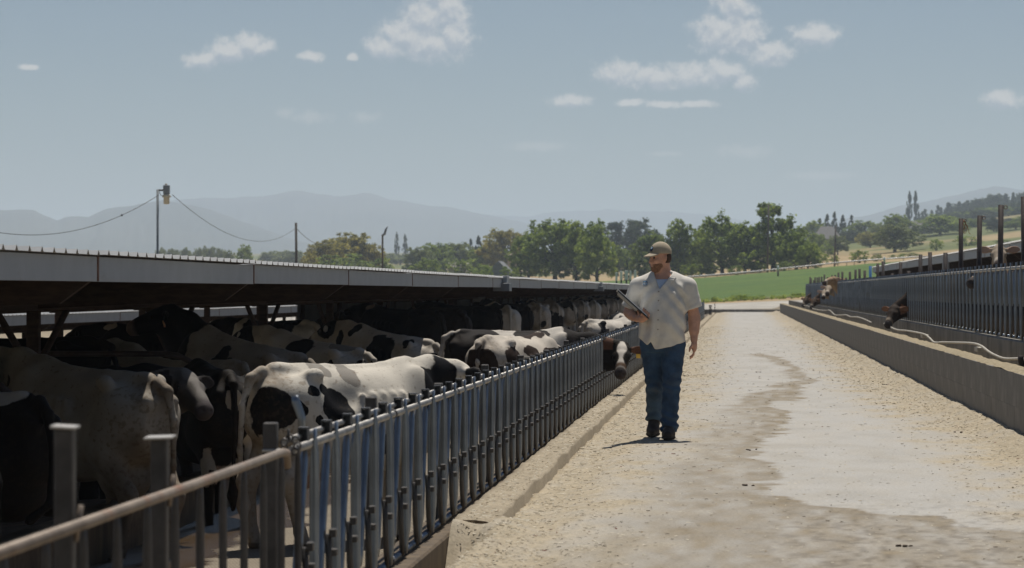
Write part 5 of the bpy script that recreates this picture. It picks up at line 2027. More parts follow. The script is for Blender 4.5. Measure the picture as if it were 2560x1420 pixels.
    def leg(pts, rs, seed):
        def fn(x, y, z):
            best = None
            for i in range(len(pts) - 1):
                a, b_ = A(pts[i]), A(pts[i + 1])
                ab = b_ - a
                t = np.clip(((x - a[0]) * ab[0] + (y - a[1]) * ab[1] + (z - a[2]) * ab[2]) / ab.dot(ab), 0, 1)
                r = rs[i] + (rs[i + 1] - rs[i]) * t
                d = np.sqrt((x - a[0] - t * ab[0]) ** 2 + (y - a[1] - t * ab[1]) ** 2 + (z - a[2] - t * ab[2]) ** 2) - r
                best = d if best is None else np.minimum(best, d)
            low = np.exp(-((z - .15) / .10) ** 2)
            knee = np.exp(-((z - .50) / .08) ** 2)
            fold = np.sin(75 * z + 14 * x + 9 * y + seed + 2 * np.sin(20 * x)) * (.010 * low + .0045 * knee + .0022)
            return best + fold
        return fn
    g.ell((-.010, .010, .895), (.202, .145, .125), .05)
    g.func(torso_fn(-.026, -.030), (-.26, -.24, .84), (.25, .2, .975), .03)
    g.func(leg([(.092, -.02, .88), (.076, -.11, .50), (.060, -.14, .24), (.056, -.165, .085)], [.116, .086, .080, .082], 1), (-.1, -.3, .05), (.3, .2, 1.0), .03)
    g.func(leg([(-.108, .02, .88), (-.086, .05, .50), (-.094, .22, .31), (-.098, .33, .17)], [.116, .086, .078, .078], 4), (-.3, -.2, .05), (.1, .46, 1.0), .03)
    g.func(lambda x, y, z: np.where((y < .06), .060, .105) - z + 0 * x, (-.33, -.32, .04), (.33, .48, .3), op='i')
    child('jeans', g, M_JEAN)
    # ---------------- boots
    M_BOOT = mat('dark_work_boot', (.040, .031, .025), .6, var=.3, scale=18, bump=.1)
    M_SOLE = mat('boot_sole', (.05, .043, .035), .8)
    for nm, ank, heel, ball, toe in (('boot', (.056, -.15, .13), (.056, -.105, .045), (.052, -.27, .045), (.048, -.335, .042)),
                                     ('boot', (-.098, .33, .19), (-.098, .355, .125), (-.108, .23, .050), (-.114, .175, .035))):
        g = Field((min(ank[0], toe[0]) - .13, min(ank[1], toe[1]) - .13, -.002), (max(ank[0], toe[0]) + .13, max(ank[1], heel[1]) + .13, .32), .006)
        g.chain([ank, heel], [.054, .050], .03)
        g.chain([heel, ball, toe], [.048, .052, .040], .03)
        g.cone(ank, ball, .048, .046, .04)
        g.a[:, :, :1] = .02
        o = child(nm, g, M_BOOT)
        g2 = Field((min(ank[0], toe[0]) - .13, min(ank[1], toe[1]) - .13, -.012), (max(ank[0], toe[0]) + .13, max(ank[1], heel[1]) + .13, .2), .006)
        off = A([0, 0, -.030])
        g2.chain([A(heel) + off, A(ball) + off, A(toe) + off], [.049, .055, .042], .02, (1, 1, .36))
        V, Q = g2.mesh()
        link('sole', mesh_np('sole', V, Q), M_SOLE, o, True)
    # ---------------- beard, hair, cap
    g = Field(c - .17, c + .17, .0055)
    g.ell(P(.030, 0, -.062), (.074, .066, .078), .02, fr)
    g.ell(P(.050, 0, -.110), (.046, .053, .038), .02, fr)
    g.ell(P(.02, 0, -.07), (.10, .05, .0), .02, fr) if False else None
    # keep only jaw, chin and upper lip
    g.func(lambda x, y, z: ((x - c[0]) * U[0] + (y - c[1]) * U[1] + (z - c[2]) * U[2]) + .052 + .25 * np.maximum(0, ((x - c[0]) * F[0] + (y - c[1]) * F[1]) - .06), c - .17, c + .17, op='i')
    g.func(lambda x, y, z: -.03 - ((x - c[0]) * F[0] + (y - c[1]) * F[1] + (z - c[2]) * F[2]), c - .17, c + .17, op='i')
    g.ell(P(.098, 0, -.071), (.016, .024, .009), .004, fr, op='s')
    child('beard', g, mat('reddish_beard', (.27, .14, .08), .9, var=.35, scale=60, bump=.5, bscale=140))
    g = Field(c - .17, c + .17, .0055)
    g.ell(P(-.022, 0, -.005), (.094, .0815, .085), .02, fr)
    g.func(lambda x, y, z: ((x - c[0]) * F[0] + (y - c[1]) * F[1] + (z - c[2]) * F[2]) - .018, c - .17, c + .17, op='i')
    for s in (-1, 1):
        g.ell(P(-.005, s * .082, -.012), (.027, .03, .042), .006, fr, op='s')
    child('hair', g, mat('short_brown_hair', (.075, .040, .022), .8, var=.3, scale=50, bump=.5, bscale=120))
    M_CAP = mat('tan_cap_cloth', (.42, .35, .25), .9, var=.06, scale=20, bump=.1, bscale=260, dist=.002)
    g = Field(c - .22, c + .22, .005)
    g.ell(P(-.012, 0, .040), (.109, .092, .108), .02, fr)
    g.func(lambda x, y, z: .034 + .10 * ((x - c[0]) * F[0] + (y - c[1]) * F[1]) - ((x - c[0]) * U[0] + (y - c[1]) * U[1] + (z - c[2]) * U[2]), c - .22, c + .22, op='i')
    g.ell(P(-.012, 0, .034), (.100, .084, .085), .006, fr, op='s') if False else None
    cap = child('cap', g, M_CAP)
    g = Field(c - .22, c + .22, .0045)

    def brim(x, y, z):
        a = (x - c[0]) * F[0] + (y - c[1]) * F[1] + (z - c[2]) * F[2]
        b_ = (x - c[0]) * S[0] + (y - c[1]) * S[1] + (z - c[2]) * S[2]
        u_ = (x - c[0]) * U[0] + (y - c[1]) * U[1] + (z - c[2]) * U[2]
        surf = .050 - 3.4 * b_ ** 2 - .34 * (a - .08)
        d1 = np.abs(u_ - surf) - .0055
        d2 = (np.sqrt(((a - .075) / .092) ** 2 + (b_ / .080) ** 2) - 1) * .08
        return np.maximum(d1, np.maximum(d2, .05 - a))
    g.func(brim, c - .22, c + .22, .01)
    V, Q = g.mesh()
    link('brim', mesh_np('brim', V, Q), M_CAP, cap, True)
    bt = MB().tube([P(-.012, 0, .145), P(-.012, 0, .153)], .008, 10).build('cap_button', M_CAP, cap)
    bvc = BVHTree.FromPolygons([v.co[:] for v in cap.data.vertices], [tuple(p.vertices) for p in cap.data.polygons])

    def on_cap(b_, u_):
        o_ = Vector(P(.4, b_, u_))
        r_ = bvc.ray_cast(o_, Vector(-F))
        return (r_[0] if r_[0] is not None else Vector(P(.09, b_, u_))) + Vector(F) * .003
    mbs = {'B': MB(), 'W': MB(), 'N': MB()}
    rows = ["...NNNN...", "..NLLWWN..", ".NLWWWWLN.", ".NBWWWBLN.", ".NNBBBBNN.", ".NNNNNNNN.", "..NN.NNN..", ".NNNNN.N.."]
    mbs['L'] = MB()
    for j, r_ in enumerate(rows):
        for i, ch in enumerate(r_):
            if ch in mbs:
                # F to the left of the picture: run the pattern along -S so that it reads on the cap front
                p = [on_cap(.030 - (i + a) * .006, .112 - (j + b_) * .006) for a, b_ in ((0, 1), (1, 1), (1, 0), (0, 0))]
                mbs[ch].add([v[:] for v in p], [(0, 1, 2, 3)])
    for k, mb in mbs.items():
        if mb.v:
            link('cap_emblem', mb.mesh('cap_emblem'), MB_[k], cap)
    for s in (-1, 1):
        q = link('eye', EYE_ME, mat('man_eye', (.05, .035, .025), .2, spec=.6), man)
        q.location = P(.082, s * .031, .001)
        q.scale = (.6,) * 3

    # ---------------- clipboard
    root = empty('clipboard', (0, 0, 0))
    tag(root, 'dark clipboard with white papers held by the man', 'clipboard')
    ph = R(-7)
    W = A([0, math.cos(ph), 0]) + n0 * math.sin(ph)
    Nn = np.cross(L, W)
    cc = A([-.283, -.205, 1.243])
    Mx = Matrix(((L[0], W[0], Nn[0], cc[0]), (L[1], W[1], Nn[1], cc[1]), (L[2], W[2], Nn[2], cc[2]), (0, 0, 0, 1)))
    m_b = mat('dark_board', (.030, .034, .040), .45, var=.1)
    bd = MB().box((0, 0, 0), (.385, .245, .010), .002).build('board', m_b, root)
    bd.matrix_local = Mx
    sg = -1 if Nn[2] < 0 else 1
    pp = MB().box((-.022, 0, sg * .0085), (.37, .232, .007), .001).build('papers', M_WHITE, root)
    pp.matrix_local = Mx
    p2 = MB().box((-.06, -.01, -sg * .010), (.24, .20, .010), .001).build('notebook', mat('grey_notebook', (.42, .42, .40), .7), root)
    p2.matrix_local = Mx
    cl = MB().box((.165, 0, sg * .014), (.035, .11, .012), .003).build('clip', M_GALV, root)
    cl.matrix_local = Mx
    # put him on the lane
    pos = Vector((-.698, 26.40, .0))
    pos.z = float(lane_z(np.array([-.66]), np.array([26.3]))[0]) + .012
    man.location = pos
    root.location = pos


build_man()

# ------------------------------------------------------------------ trees


def leaf_mat(name, col, col2, trans=.25):
    m = bpy.data.materials.new(name)
    m.use_nodes = True
    t = m.node_tree
    b = t.nodes['Principled BSDF']
    b.inputs['Roughness'].default_value = .65
    b.inputs['Specular IOR Level'].default_value = .2
    at_ = N(t, 'ShaderNodeAttribute', attribute_name='leaf')
    mx = N(t, 'ShaderNodeMix', data_type='RGBA')
    t.links.new(at_.outputs['Fac'], mx.inputs[0])
    mx.inputs[6].default_value = (*col, 1)
    mx.inputs[7].default_value = (*col2, 1)
    t.links.new(mx.outputs[2], b.inputs['Base Color'])
    tr = N(t, 'ShaderNodeBsdfTranslucent')
    tm_ = N(t, 'ShaderNodeVectorMath', operation='MULTIPLY')
    t.links.new(mx.outputs[2], tm_.inputs[0])
    tm_.inputs[1].default_value = (1.9, 1.75, 1.3)
    t.links.new(tm_.outputs[0], tr.inputs[0])
    ms = N(t, 'ShaderNodeMixShader')
    ms.inputs[0].default_value = trans
    t.links.new(b.outputs[0], ms.inputs[1])
    t.links.new(tr.outputs[0], ms.inputs[2])
    t.links.new(ms.outputs[0], t.nodes['Material Output'].inputs[0])
    return m


LF_GREEN = leaf_mat('leaf_green', (.065, .105, .024), (.21, .275, .065), .5)
LF_OLIVE = leaf_mat('leaf_olive', (.13, .135, .036), (.29, .27, .08), .5)
LF_DARK = leaf_mat('leaf_dark', (.026, .046, .030), (.065, .095, .052), .3)
LF_LIGHT = leaf_mat('leaf_light', (.10, .155, .034), (.26, .33, .08), .5)
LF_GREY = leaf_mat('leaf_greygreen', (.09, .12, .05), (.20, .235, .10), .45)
M_BARK = mat('bark', (.055, .042, .032), .95, var=.3, scale=8, stretch=(3, 3, .5))


def clumps_to_mesh(cl, per, size, rng, flat=.0):
    """cl: (n,5) clump centre, radius, brightness -> leaf quads on and in every clump."""
    n = len(cl)
    k = np.repeat(np.arange(n), per)
    d = rng.normal(size=(len(k), 3))
    d /= np.linalg.norm(d, axis=1)[:, None]
    r = cl[k, 3] * rng.uniform(.35, 1.12, len(k))
    P = cl[k, :3] + d * r[:, None] * np.array([1, 1, .8])
    nrm = d + rng.normal(size=d.shape) * .7 + np.array([0, 0, .5])
    nrm /= np.linalg.norm(nrm, axis=1)[:, None]
    a = np.cross(nrm, rng.normal(size=d.shape))
    a /= np.linalg.norm(a, axis=1)[:, None]
    b = np.cross(nrm, a)
    s = size * rng.uniform(.55, 1.35, len(k))[:, None]
    a, b = a * s, b * s * .62
    V = np.stack([P - a, P - b * .9, P + a, P + b * .9], 1).reshape(-1, 3)
    Fq = np.arange(len(V)).reshape(-1, 4)
    me = mesh_np('crown', V, Fq)
    tint = np.clip(cl[k, 4] + rng.normal(size=len(k)) * .22, 0, 1)
    at_ = me.attributes.new('leaf', 'FLOAT', 'POINT')
    at_.data.foreach_set('value', np.repeat(tint, 4).astype(np.float32))
    return me


def tree_proto(kind, seed):
    """Unit tree: height 1, crown about 1 wide. Returns (crown mesh, trunk mesh)."""
    rng = np.random.default_rng(seed)
    tr = MB()
    cl = []
    if kind in ('broad', 'gappy', 'skirted'):
        top = .46 if kind != 'skirted' else .3
        tr.tube([(0, 0, 0), (.01, 0, .15), (-.01, .01, top), (.01, 0, .72), (0, 0, .9)], [.038, .028, .022, .012, .004], 7)
        lobes = []
        nl = 17
        for i in range(nl):
            a = i * 2.4 + rng.uniform(-.5, .5)
            t = (i + .5) / nl
            zz = (.24 if kind == 'broad' else .13) + t * .66
            env = math.sin(math.pi * min(1, (.22 + .70 * t))) ** .6
            rad = .36 * env * rng.uniform(.70, 1.12)
            lobes.append((math.cos(a) * rad, math.sin(a) * rad, zz, rng.uniform(.12, .19)))
            tr.tube([(0, 0, min(zz * .55, top)), (math.cos(a) * rad * .5, math.sin(a) * rad * .5, zz * .85), (math.cos(a) * rad, math.sin(a) * rad, zz)], [.014, .009, .003], 5)
        lobes += [(rng.uniform(-.06, .06), rng.uniform(-.06, .06), .84, .14), (0, 0, .5, .24), (0, 0, .66, .20), (0, 0, .34, .20)]
        if kind == 'gappy':
            lobes = [l for l in lobes if l[2] < .58] + [(-.22, 0, .80, .10), (.16, .05, .90, .10), (.27, -.1, .72, .11), (-.05, .1, .92, .08), (.02, -.1, .68, .09), (-.30, 0, .66, .09)]
        for (x, y, z, r) in lobes:
            lb = rng.normal() * .14
            for j in range(16):
                d = rng.normal(size=3)
                d /= np.linalg.norm(d)
                q = rng.uniform(.45, 1.05) * r
                cl.append((x + d[0] * q, y + d[1] * q, min(.985, max(.07, z + d[2] * q)), rng.uniform(.035, .070), np.clip(.45 + lb + rng.normal() * .22, 0, 1)))
        me = clumps_to_mesh(np.array(cl), 26, .024, rng)
    elif kind == 'poplar':
        tr.tube([(0, 0, 0), (0, 0, .95)], [.10, .01], 6)
        for i in range(90):
            z = rng.uniform(.05, .98)
            rad = .42 * math.sin(min(1, z * 1.6 + .15) * math.pi / 2) * (1 - max(0, z - .55) / .5) * rng.uniform(.2, 1)
            a = rng.uniform(0, 6.28)
            cl.append((math.cos(a) * rad, math.sin(a) * rad, z, rng.uniform(.03, .055), np.clip(.4 + rng.normal() * .25, 0, 1)))
        me = clumps_to_mesh(np.array(cl), 30, .050, rng)
    elif kind == 'conifer':
        tr.tube([(0, 0, 0), (0, 0, .98)], [.035, .003], 6)
        for i in range(120):
            z = 1 - rng.uniform(0, .92) ** .75
            rad = .5 * (1 - z) * rng.uniform(.35, 1.05) + .01
            a = rng.uniform(0, 6.28)
            cl.append((math.cos(a) * rad, math.sin(a) * rad, z - rad * .12, rng.uniform(.02, .05), np.clip(.4 + rng.normal() * .25, 0, 1)))
        me = clumps_to_mesh(np.array(cl), 28, .040, rng)
    else:  # bush
        for k in range(4):
            a = k * 1.6
            tr.tube([(0, 0, 0), (math.cos(a) * .12, math.sin(a) * .12, .4), (math.cos(a) * .22, math.sin(a) * .22, .7)], [.02, .014, .004], 5)
        for i in range(70):
            d = rng.normal(size=3)
            d /= np.linalg.norm(d)
            q = rng.uniform(.3, 1) ** .6
            cl.append((d[0] * q * .42, d[1] * q * .42, .5 + d[2] * q * .44, rng.uniform(.05, .10), np.clip(.45 + rng.normal() * .25, 0, 1)))
        me = clumps_to_mesh(np.array(cl), 26, .034, rng)
    return me, tr.mesh('trunk')


_PROTO = {}


def proto(kind, k):
    if (kind, k) not in _PROTO:
        _PROTO[(kind, k)] = tree_proto(kind, 100 + 17 * k + len(kind))
    return _PROTO[(kind, k)]


_TN = [0]


def tree(u, top_v, w, Y, kind, leaf, label, name=None, group=None, base=None, cat='tree'):
    X = (u - 1845) / 7000 * Y
    z0 = gz(X, Y) - .15
    if base is not None:
        z0 = EYE + (728 - base) * Y / 7000
    zt = EYE + (728 - top_v) * Y / 7000
    H = max(zt - z0, .8)
    Wd = w * Y / 7000 * {'poplar': 1.5, 'conifer': 1.15, 'bush': 1.25}.get(kind, 1.38)
    _TN[0] += 1
    cm, tm = proto(kind, _TN[0] % (4 if kind in ('broad', 'skirted', 'bush') else 2))
    nm = name or {'poplar': 'poplar_tree', 'conifer': 'conifer_tree', 'bush': 'bush'}.get(kind, 'broadleaf_tree')
    root = empty(nm, (X, Y, z0), (_TN[0] * 2.39) % 6.28)
    root.scale = (Wd, Wd, H)
    tag(root, label, cat, group)
    c = link('crown', cm, None, root)
    if len(cm.materials) == 0:
        cm.materials.append(leaf)
    c.material_slots[0].link = 'OBJECT'
    c.material_slots[0].material = leaf
    link('trunk', tm, None, root)
    if len(tm.materials) == 0:
        tm.materials.append(M_BARK)
    return root


def build_trees():
    G, O, D, Lt, Gy = LF_GREEN, LF_OLIVE, LF_DARK, LF_LIGHT, LF_GREY
    T = [
        # row of tall trees beyond the green field
        (1322, 578, 92, 470, 'skirted', G, 'green tree at the left end of the tall row, beside the grey gabled house'),
        (1388, 547, 138, 455, 'broad', G, 'big spreading green tree above the second gutter box of the left shed'),
        (1440, 548, 86, 450, 'skirted', G, 'tall green tree just left of the lone narrow-based tree'),
        (1494, 541, 92, 440, 'skirted', Lt, 'light green tree standing apart with a dark tapering base, left of the cap'),
        (1580, 545, 128, 760, 'broad', D, 'dark bluish round-topped tree behind the man\'s cap'),
        (1632, 570, 96, 470, 'skirted', G, 'green tree directly behind the man\'s head'),
        (1700, 543, 92, 470, 'skirted', G, 'tall green tree just right of the man\'s cap'),
        (1752, 562, 92, 480, 'skirted', G, 'round green tree over the man\'s shoulder'),
        (1806, 528, 116, 460, 'skirted', G, 'tall dense tree left of the tallest gappy tree'),
        (1862, 545, 100, 455, 'skirted', G, 'dense tree standing right beside the utility pole on its left'),
        (1932, 507, 138, 450, 'gappy', G, 'tallest tree with an open gappy top beside the utility pole'),
        (1990, 568, 96, 445, 'skirted', G, 'green tree at the right end of the tall row'),
        (2018, 600, 56, 440, 'skirted', Lt, 'small light green tree at the foot of the tall row\'s right end'),
        (1668, 600, 60, 520, 'skirted', G, 'small green tree behind the man\'s ear'),
        (1545, 615, 70, 560, 'broad', G, 'low tree in front of the dark round-topped tree'),
        (1568, 650, 22, 420, 'conifer', D, 'small dark conifer on the dry slope left of the man\'s head'),
        # middle distance, left
        (1262, 570, 112, 640, 'broad', O, 'olive tree with a domed top behind the grey gabled house'),
        (1196, 588, 46, 820, 'conifer', D, 'dark conifer rising left of the domed olive tree'),
        (1176, 598, 40, 830, 'conifer', D, 'shorter dark conifer left of its taller neighbour'),
        (1212, 615, 80, 650, 'broad', G, 'green tree below the pair of dark conifers'),
        (1140, 604, 90, 720, 'broad', Gy, 'grey-green tree left of the pair of dark conifers'),
        (1092, 606, 88, 700, 'broad', G, 'green tree between the poplars and the grey-green tree'),
        (1046, 618, 78, 690, 'broad', Gy, 'low tree just right of the two slim poplars'),
        (1150, 640, 90, 520, 'bush', G, 'low bushy tree in front above the left shed roof'),
        (1065, 640, 80, 520, 'bush', G, 'low green bush above the roof right of the lamp pole'),
        (1210, 655, 60, 500, 'bush', Lt, 'light green bush beside the small white house'),
        (868, 582, 130, 600, 'broad', O, 'large olive-green tree, the tallest of the rounded clump left of the lamp pole'),
        (806, 600, 86, 590, 'broad', O, 'olive tree at the left side of the rounded clump'),
        (918, 606, 74, 600, 'broad', O, 'olive tree at the right side of the rounded clump, touching the lamp pole'),
        (770, 622, 50, 580, 'bush', O, 'small olive bush at the left foot of the rounded clump'),
        (850, 630, 150, 560, 'bush', G, 'wide dark bush under the rounded olive clump'),
        (945, 636, 80, 560, 'bush', G, 'dark bush under the tilted lamp head'),
        (989, 579, 13, 1300, 'poplar', D, 'slim dark poplar, left one of the pair near the lamp pole'),
        (1010, 586, 15, 1300, 'poplar', D, 'slim dark poplar, right one of the pair near the lamp pole'),
        (602, 611, 40, 760, 'broad', Lt, 'small bright green tree standing alone above the shed roof'),
        (560, 625, 30, 800, 'broad', Gy, 'small grey-green tree left of the bright green one'),
        # right-hand hillside
        (2048, 548, 44, 960, 'conifer', D, 'dark conifer at the left of the group behind the hipped house'),
        (2066, 536, 40, 970, 'conifer', D, 'tall dark conifer, second of the group behind the hipped house'),
        (2084, 532, 40, 980, 'conifer', D, 'tallest dark conifer of the group behind the hipped house'),
        (2104, 538, 42, 970, 'conifer', D, 'dark conifer, fourth of the group behind the hipped house'),
        (2126, 540, 40, 975, 'conifer', D, 'dark conifer at the right of the group behind the hipped house'),
        (2030, 552, 60, 900, 'broad', G, 'green tree left of the hipped house'),
        (2158, 553, 76, 960, 'broad', G, 'green tree right of the dark conifer group'),
        (2118, 578, 62, 900, 'broad', D, 'dark round tree right of the hipped house'),
        (2195, 560, 60, 930, 'broad', Gy, 'grey-green tree on the hillside left of the low house'),
        (2242, 536, 70, 880, 'broad', G, 'green tree in front of the two hilltop poplars'),
        (2232, 562, 104, 640, 'broad', Gy, 'feathery grey-green tree on the dry slope'),
        (2172, 580, 60, 760, 'broad', O, 'olive tree on the slope left of the feathery tree'),
        (2269, 479, 15, 1500, 'poplar', D, 'tall slim poplar on the ridge, left one of the pair'),
        (2284, 481, 18, 1500, 'poplar', D, 'tall slim poplar on the ridge, right one of the pair'),
        (2345, 538, 96, 880, 'broad', Lt, 'yellow-green rounded tree right of the low house on the hillside'),
        (2390, 560, 50, 900, 'broad', G, 'green tree behind the first tall dark post'),
        (2476, 542, 36, 860, 'skirted', D, 'dark egg-shaped tree left of the tallest dark post'),
        (2530, 555, 60, 860, 'broad', G, 'green tree between the two nearest tall posts'),
        (2560, 540, 70, 900, 'broad', G, 'green tree at the right edge of the view'),
        (2424, 548, 50, 960, 'broad', G, 'green tree behind the second tall dark post'),
        # bushes on the dry slope
        (2146, 624, 54, 470, 'bush', Lt, 'light green bush on the dry field above the irrigation pipe'),
        (2188, 634, 30, 470, 'bush', G, 'small round bush right of the light green one by the pipe'),
        (2050, 628, 46, 465, 'bush', Lt, 'green bush at the foot of the thin utility pole'),
        (2086, 636, 24, 470, 'bush', Lt, 'small bush just right of the thin utility pole'),
        (2334, 596, 40, 600, 'bush', Lt, 'light bush on the dry slope behind the first tall post'),
        (2412, 588, 70, 640, 'bush', Lt, 'wide light bush between the first and second tall posts'),
        (2270, 632, 60, 520, 'bush', G, 'low bush above the right shed roof'),
        (2236, 636, 46, 500, 'bush', G, 'dark low bush under the feathery tree'),
        (2500, 600, 50, 640, 'bush', G, 'low bush behind the tallest dark posts'),
        (1840, 660, 40, 440, 'bush', G, 'low bush under the dense tree left of the utility pole'),
        (1960, 652, 44, 438, 'bush', G, 'low bush at the foot of the tallest tree'),
        (1725, 655, 50, 450, 'bush', G, 'low bush beside the man\'s shoulder'),
        (2040, 582, 44, 720, 'broad', Lt, 'light green tree in front of the hipped house, at its left'),
        (2092, 588, 46, 700, 'broad', Gy, 'grey-green tree in front of the hipped house, at its right'),
        (2066, 606, 40, 660, 'bush', Lt, 'pale bush below the hipped house'),
        (1272, 660, 56, 430, 'bush', G, 'bush beside the steep grey gable above the left shed roof'),
        (1218, 664, 44, 430, 'bush', Lt, 'light bush at the left foot of the steep grey gable'),
    ]
    for (u, tv, w, Y, k, lf, lab) in T:
        tree(u, tv, w, Y, k, lf, lab, group='trees beyond the farm' if k != 'bush' else 'bushes beyond the farm', cat='bush' if k == 'bush' else 'tree')
    rng = random.Random(12)
    for u in range(384, 552, 13):
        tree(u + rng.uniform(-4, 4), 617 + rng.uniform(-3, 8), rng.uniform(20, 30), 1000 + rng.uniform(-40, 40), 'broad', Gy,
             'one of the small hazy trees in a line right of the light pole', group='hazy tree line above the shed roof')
    for i in range(64):
        u = 2290 + (i * 5.7) + rng.uniform(-6, 6)
        ridge = np.interp(u, [2280, 2330, 2380, 2430, 2480, 2530, 2580, 2660], [536, 517, 508, 497, 489, 484, 476, 462])
        layer = i % 2
        tree(u, ridge + layer * 22 + rng.uniform(-4, 9), rng.uniform(36, 60), 1640 - layer * 160 + rng.uniform(-30, 30), 'conifer' if rng.random() < .4 else 'broad', D,
             'one of the dark trees packed along the wooded ridge at upper right', group='trees along the wooded ridge')
    for i in range(34):
        u = 2200 + i * 12 + rng.uniform(-6, 6)
        ridge = np.interp(u, [2190, 2240, 2330, 2430, 2530, 2600], [572, 558, 546, 526, 512, 500])
        tree(u, ridge + rng.uniform(-4, 10), rng.uniform(46, 74), 1250 + rng.uniform(-40, 40), 'broad', G if i % 3 else D,
             'one of the green trees on the hillside below the wooded ridge', group='trees below the wooded ridge')
    for i in range(30):
        u = 2120 + i * 15.5 + rng.uniform(-7, 7)
        top = np.interp(u, [2110, 2240, 2400, 2570], [578, 572, 556, 548])
        tree(u, top + rng.uniform(-6, 14), rng.uniform(34, 58), 1010 + rng.uniform(-60, 60), 'broad', (G, Gy, D, Lt)[i % 4],
             'one of the mixed green trees across the lower part of the right hillside', group='trees across the lower hillside')
    for i in range(22):
        u = 660 + i * 34 + rng.uniform(-12, 12)
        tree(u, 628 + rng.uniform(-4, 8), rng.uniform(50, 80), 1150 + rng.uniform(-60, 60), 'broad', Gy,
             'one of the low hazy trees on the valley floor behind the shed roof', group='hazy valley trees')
    # weeds along the field edge
    mb_rng = np.random.default_rng(3)
    cl = []
    for i in range(170):
        a = mb_rng.uniform(-.022, .030)
        Y = mb_rng.uniform(229, 240)
        X = a * Y
        r = mb_rng.uniform(.08, .28)
        cl.append((X, Y, gz(X, Y) + r * .6, r, mb_rng.uniform(.2, .9)))
    for (u, Y, r) in ((1845, 234, .55), (1862, 234, .45), (1836, 233, .35), (1990, 236, .3), (1780, 232, .4)):
        for j in range(6):
            X = (u - 1845) / 7000 * Y + mb_rng.uniform(-.4, .4)
            cl.append((X, Y, gz(X, Y) + r * .6, r * .7, mb_rng.uniform(.3, .8)))
    me = clumps_to_mesh(np.array(cl), 30, .07, mb_rng)
    o = link('weeds', me, LF_LIGHT)
    tag(o, 'weeds along the near edge of the green field', 'weeds', kind='stuff')


build_trees()

# ------------------------------------------------------------------ houses


def house(u, ve, vr, w_px, Y, roof_col, wall_col, label, hip=False, gable_front=False, windows=2, dep=9.0, vb=None):
    X = (u - 1845) / 7000 * Y
    s = Y / 7000
    W = w_px * s
    zg = gz(X, Y) - .6
    ze, zr = EYE + (728 - ve) * s, EYE + (728 - vr) * s
    root = empty('house', (X, Y, 0))
    tag(root, label, 'house')
    mw = mat('house_wall', wall_col, .85, var=.08, scale=1.5)
    mr = mat('house_roof', roof_col, .85, var=.15, scale=3)
    MB().box((0, dep / 2, (zg + ze) / 2), (W, dep, ze - zg), .02).build('wall', mw, root)
    e = .5
    x0, x1, y0, y1 = -W / 2 - e, W / 2 + e, -e, dep + e
    mb = MB()
    if hip:
        q = W * .22
        v = [(x0, y0, ze), (x1, y0, ze), (x1, y1, ze), (x0, y1, ze), (-q, dep / 2, zr), (q, dep / 2, zr), (x0, y0, ze - .18), (x1, y0, ze - .18), (x1, y1, ze - .18), (x0, y1, ze - .18)]
        f = [(0, 1, 5, 4), (1, 2, 5), (2, 3, 4, 5), (3, 0, 4), (0, 6, 7, 1), (1, 7, 8, 2), (2, 8, 9, 3), (3, 9, 6, 0), (6, 9, 8, 7)]
    elif gable_front:
        v = [(x0, y0, ze), (x1, y0, ze), (0, y0, zr), (x0, y1, ze), (x1, y1, ze), (0, y1, zr)]
        f = [(0, 1, 2), (5, 4, 3), (0, 2, 5, 3), (2, 1, 4, 5), (0, 3, 4, 1)]
    else:
        v = [(x0, y0, ze), (x1, y0, ze), (x1, y1, ze), (x0, y1, ze), (x0, dep / 2, zr), (x1, dep / 2, zr)]
        f = [(0, 1, 5, 4), (2, 3, 4, 5), (0, 4, 3), (1, 2, 5), (0, 3, 2, 1)]
    mb.add(v, f)
    mb.build('roof', mr, root)
    mg = mat('house_window', (.03, .035, .04), .15, var=.1, spec=.6)
    for k in range(windows):
        x = -W / 2 + W * (k + .5) / windows
        wd = MB().box((x, -.03, ze - (ze - zg) * .35), (W * .13 + .4, .08, 1.0), .01).build('window', mg, root)
        MB().box((x, -.06, ze - (ze - zg) * .35 - .56), (W * .13 + .6, .10, .08)).build('sill', M_WHITE, wd)
    return root


house(2066, 598, 566, 66, 800, (.16, .15, .145), (.30, .28, .25), 'grey hip-roofed house below the dark conifers on the right', hip=True, windows=3)
house(2300, 572, 553, 52, 940, (.15, .14, .135), (.16, .14, .12), 'low brown house with a long grey roof on the right hillside', windows=2)
for dx in (2302, 2310, 2318):
    pass
house(2428, 572, 552, 46, 980, (.17, .165, .16), (.20, .20, .20), 'grey house partly hidden behind the second tall dark post', gable_front=True, windows=1)
house(1246, 690, 652, 62, 450, (.19, .20, .21), (.20, .22, .24), 'grey house with a steep gable just above the left shed roof', gable_front=True, windows=1)
house(1140, 668, 656, 40, 520, (.30, .28, .25), (.50, .48, .43), 'small pale house half hidden by bushes above the left shed roof', windows=1)
house(1282, 640, 634, 26, 600, (.34, .27, .2), (.42, .34, .26), 'tiny tan building between the olive tree and the tall row', windows=1)


# ------------------------------------------------------------------ poles, wires, pipe, small farm things
def sag(p, q, d, n=24):
    return [p.lerp(q, t) + Vector((0, 0, -4 * d * t * (1 - t))) for t in np.linspace(0, 1, n)]


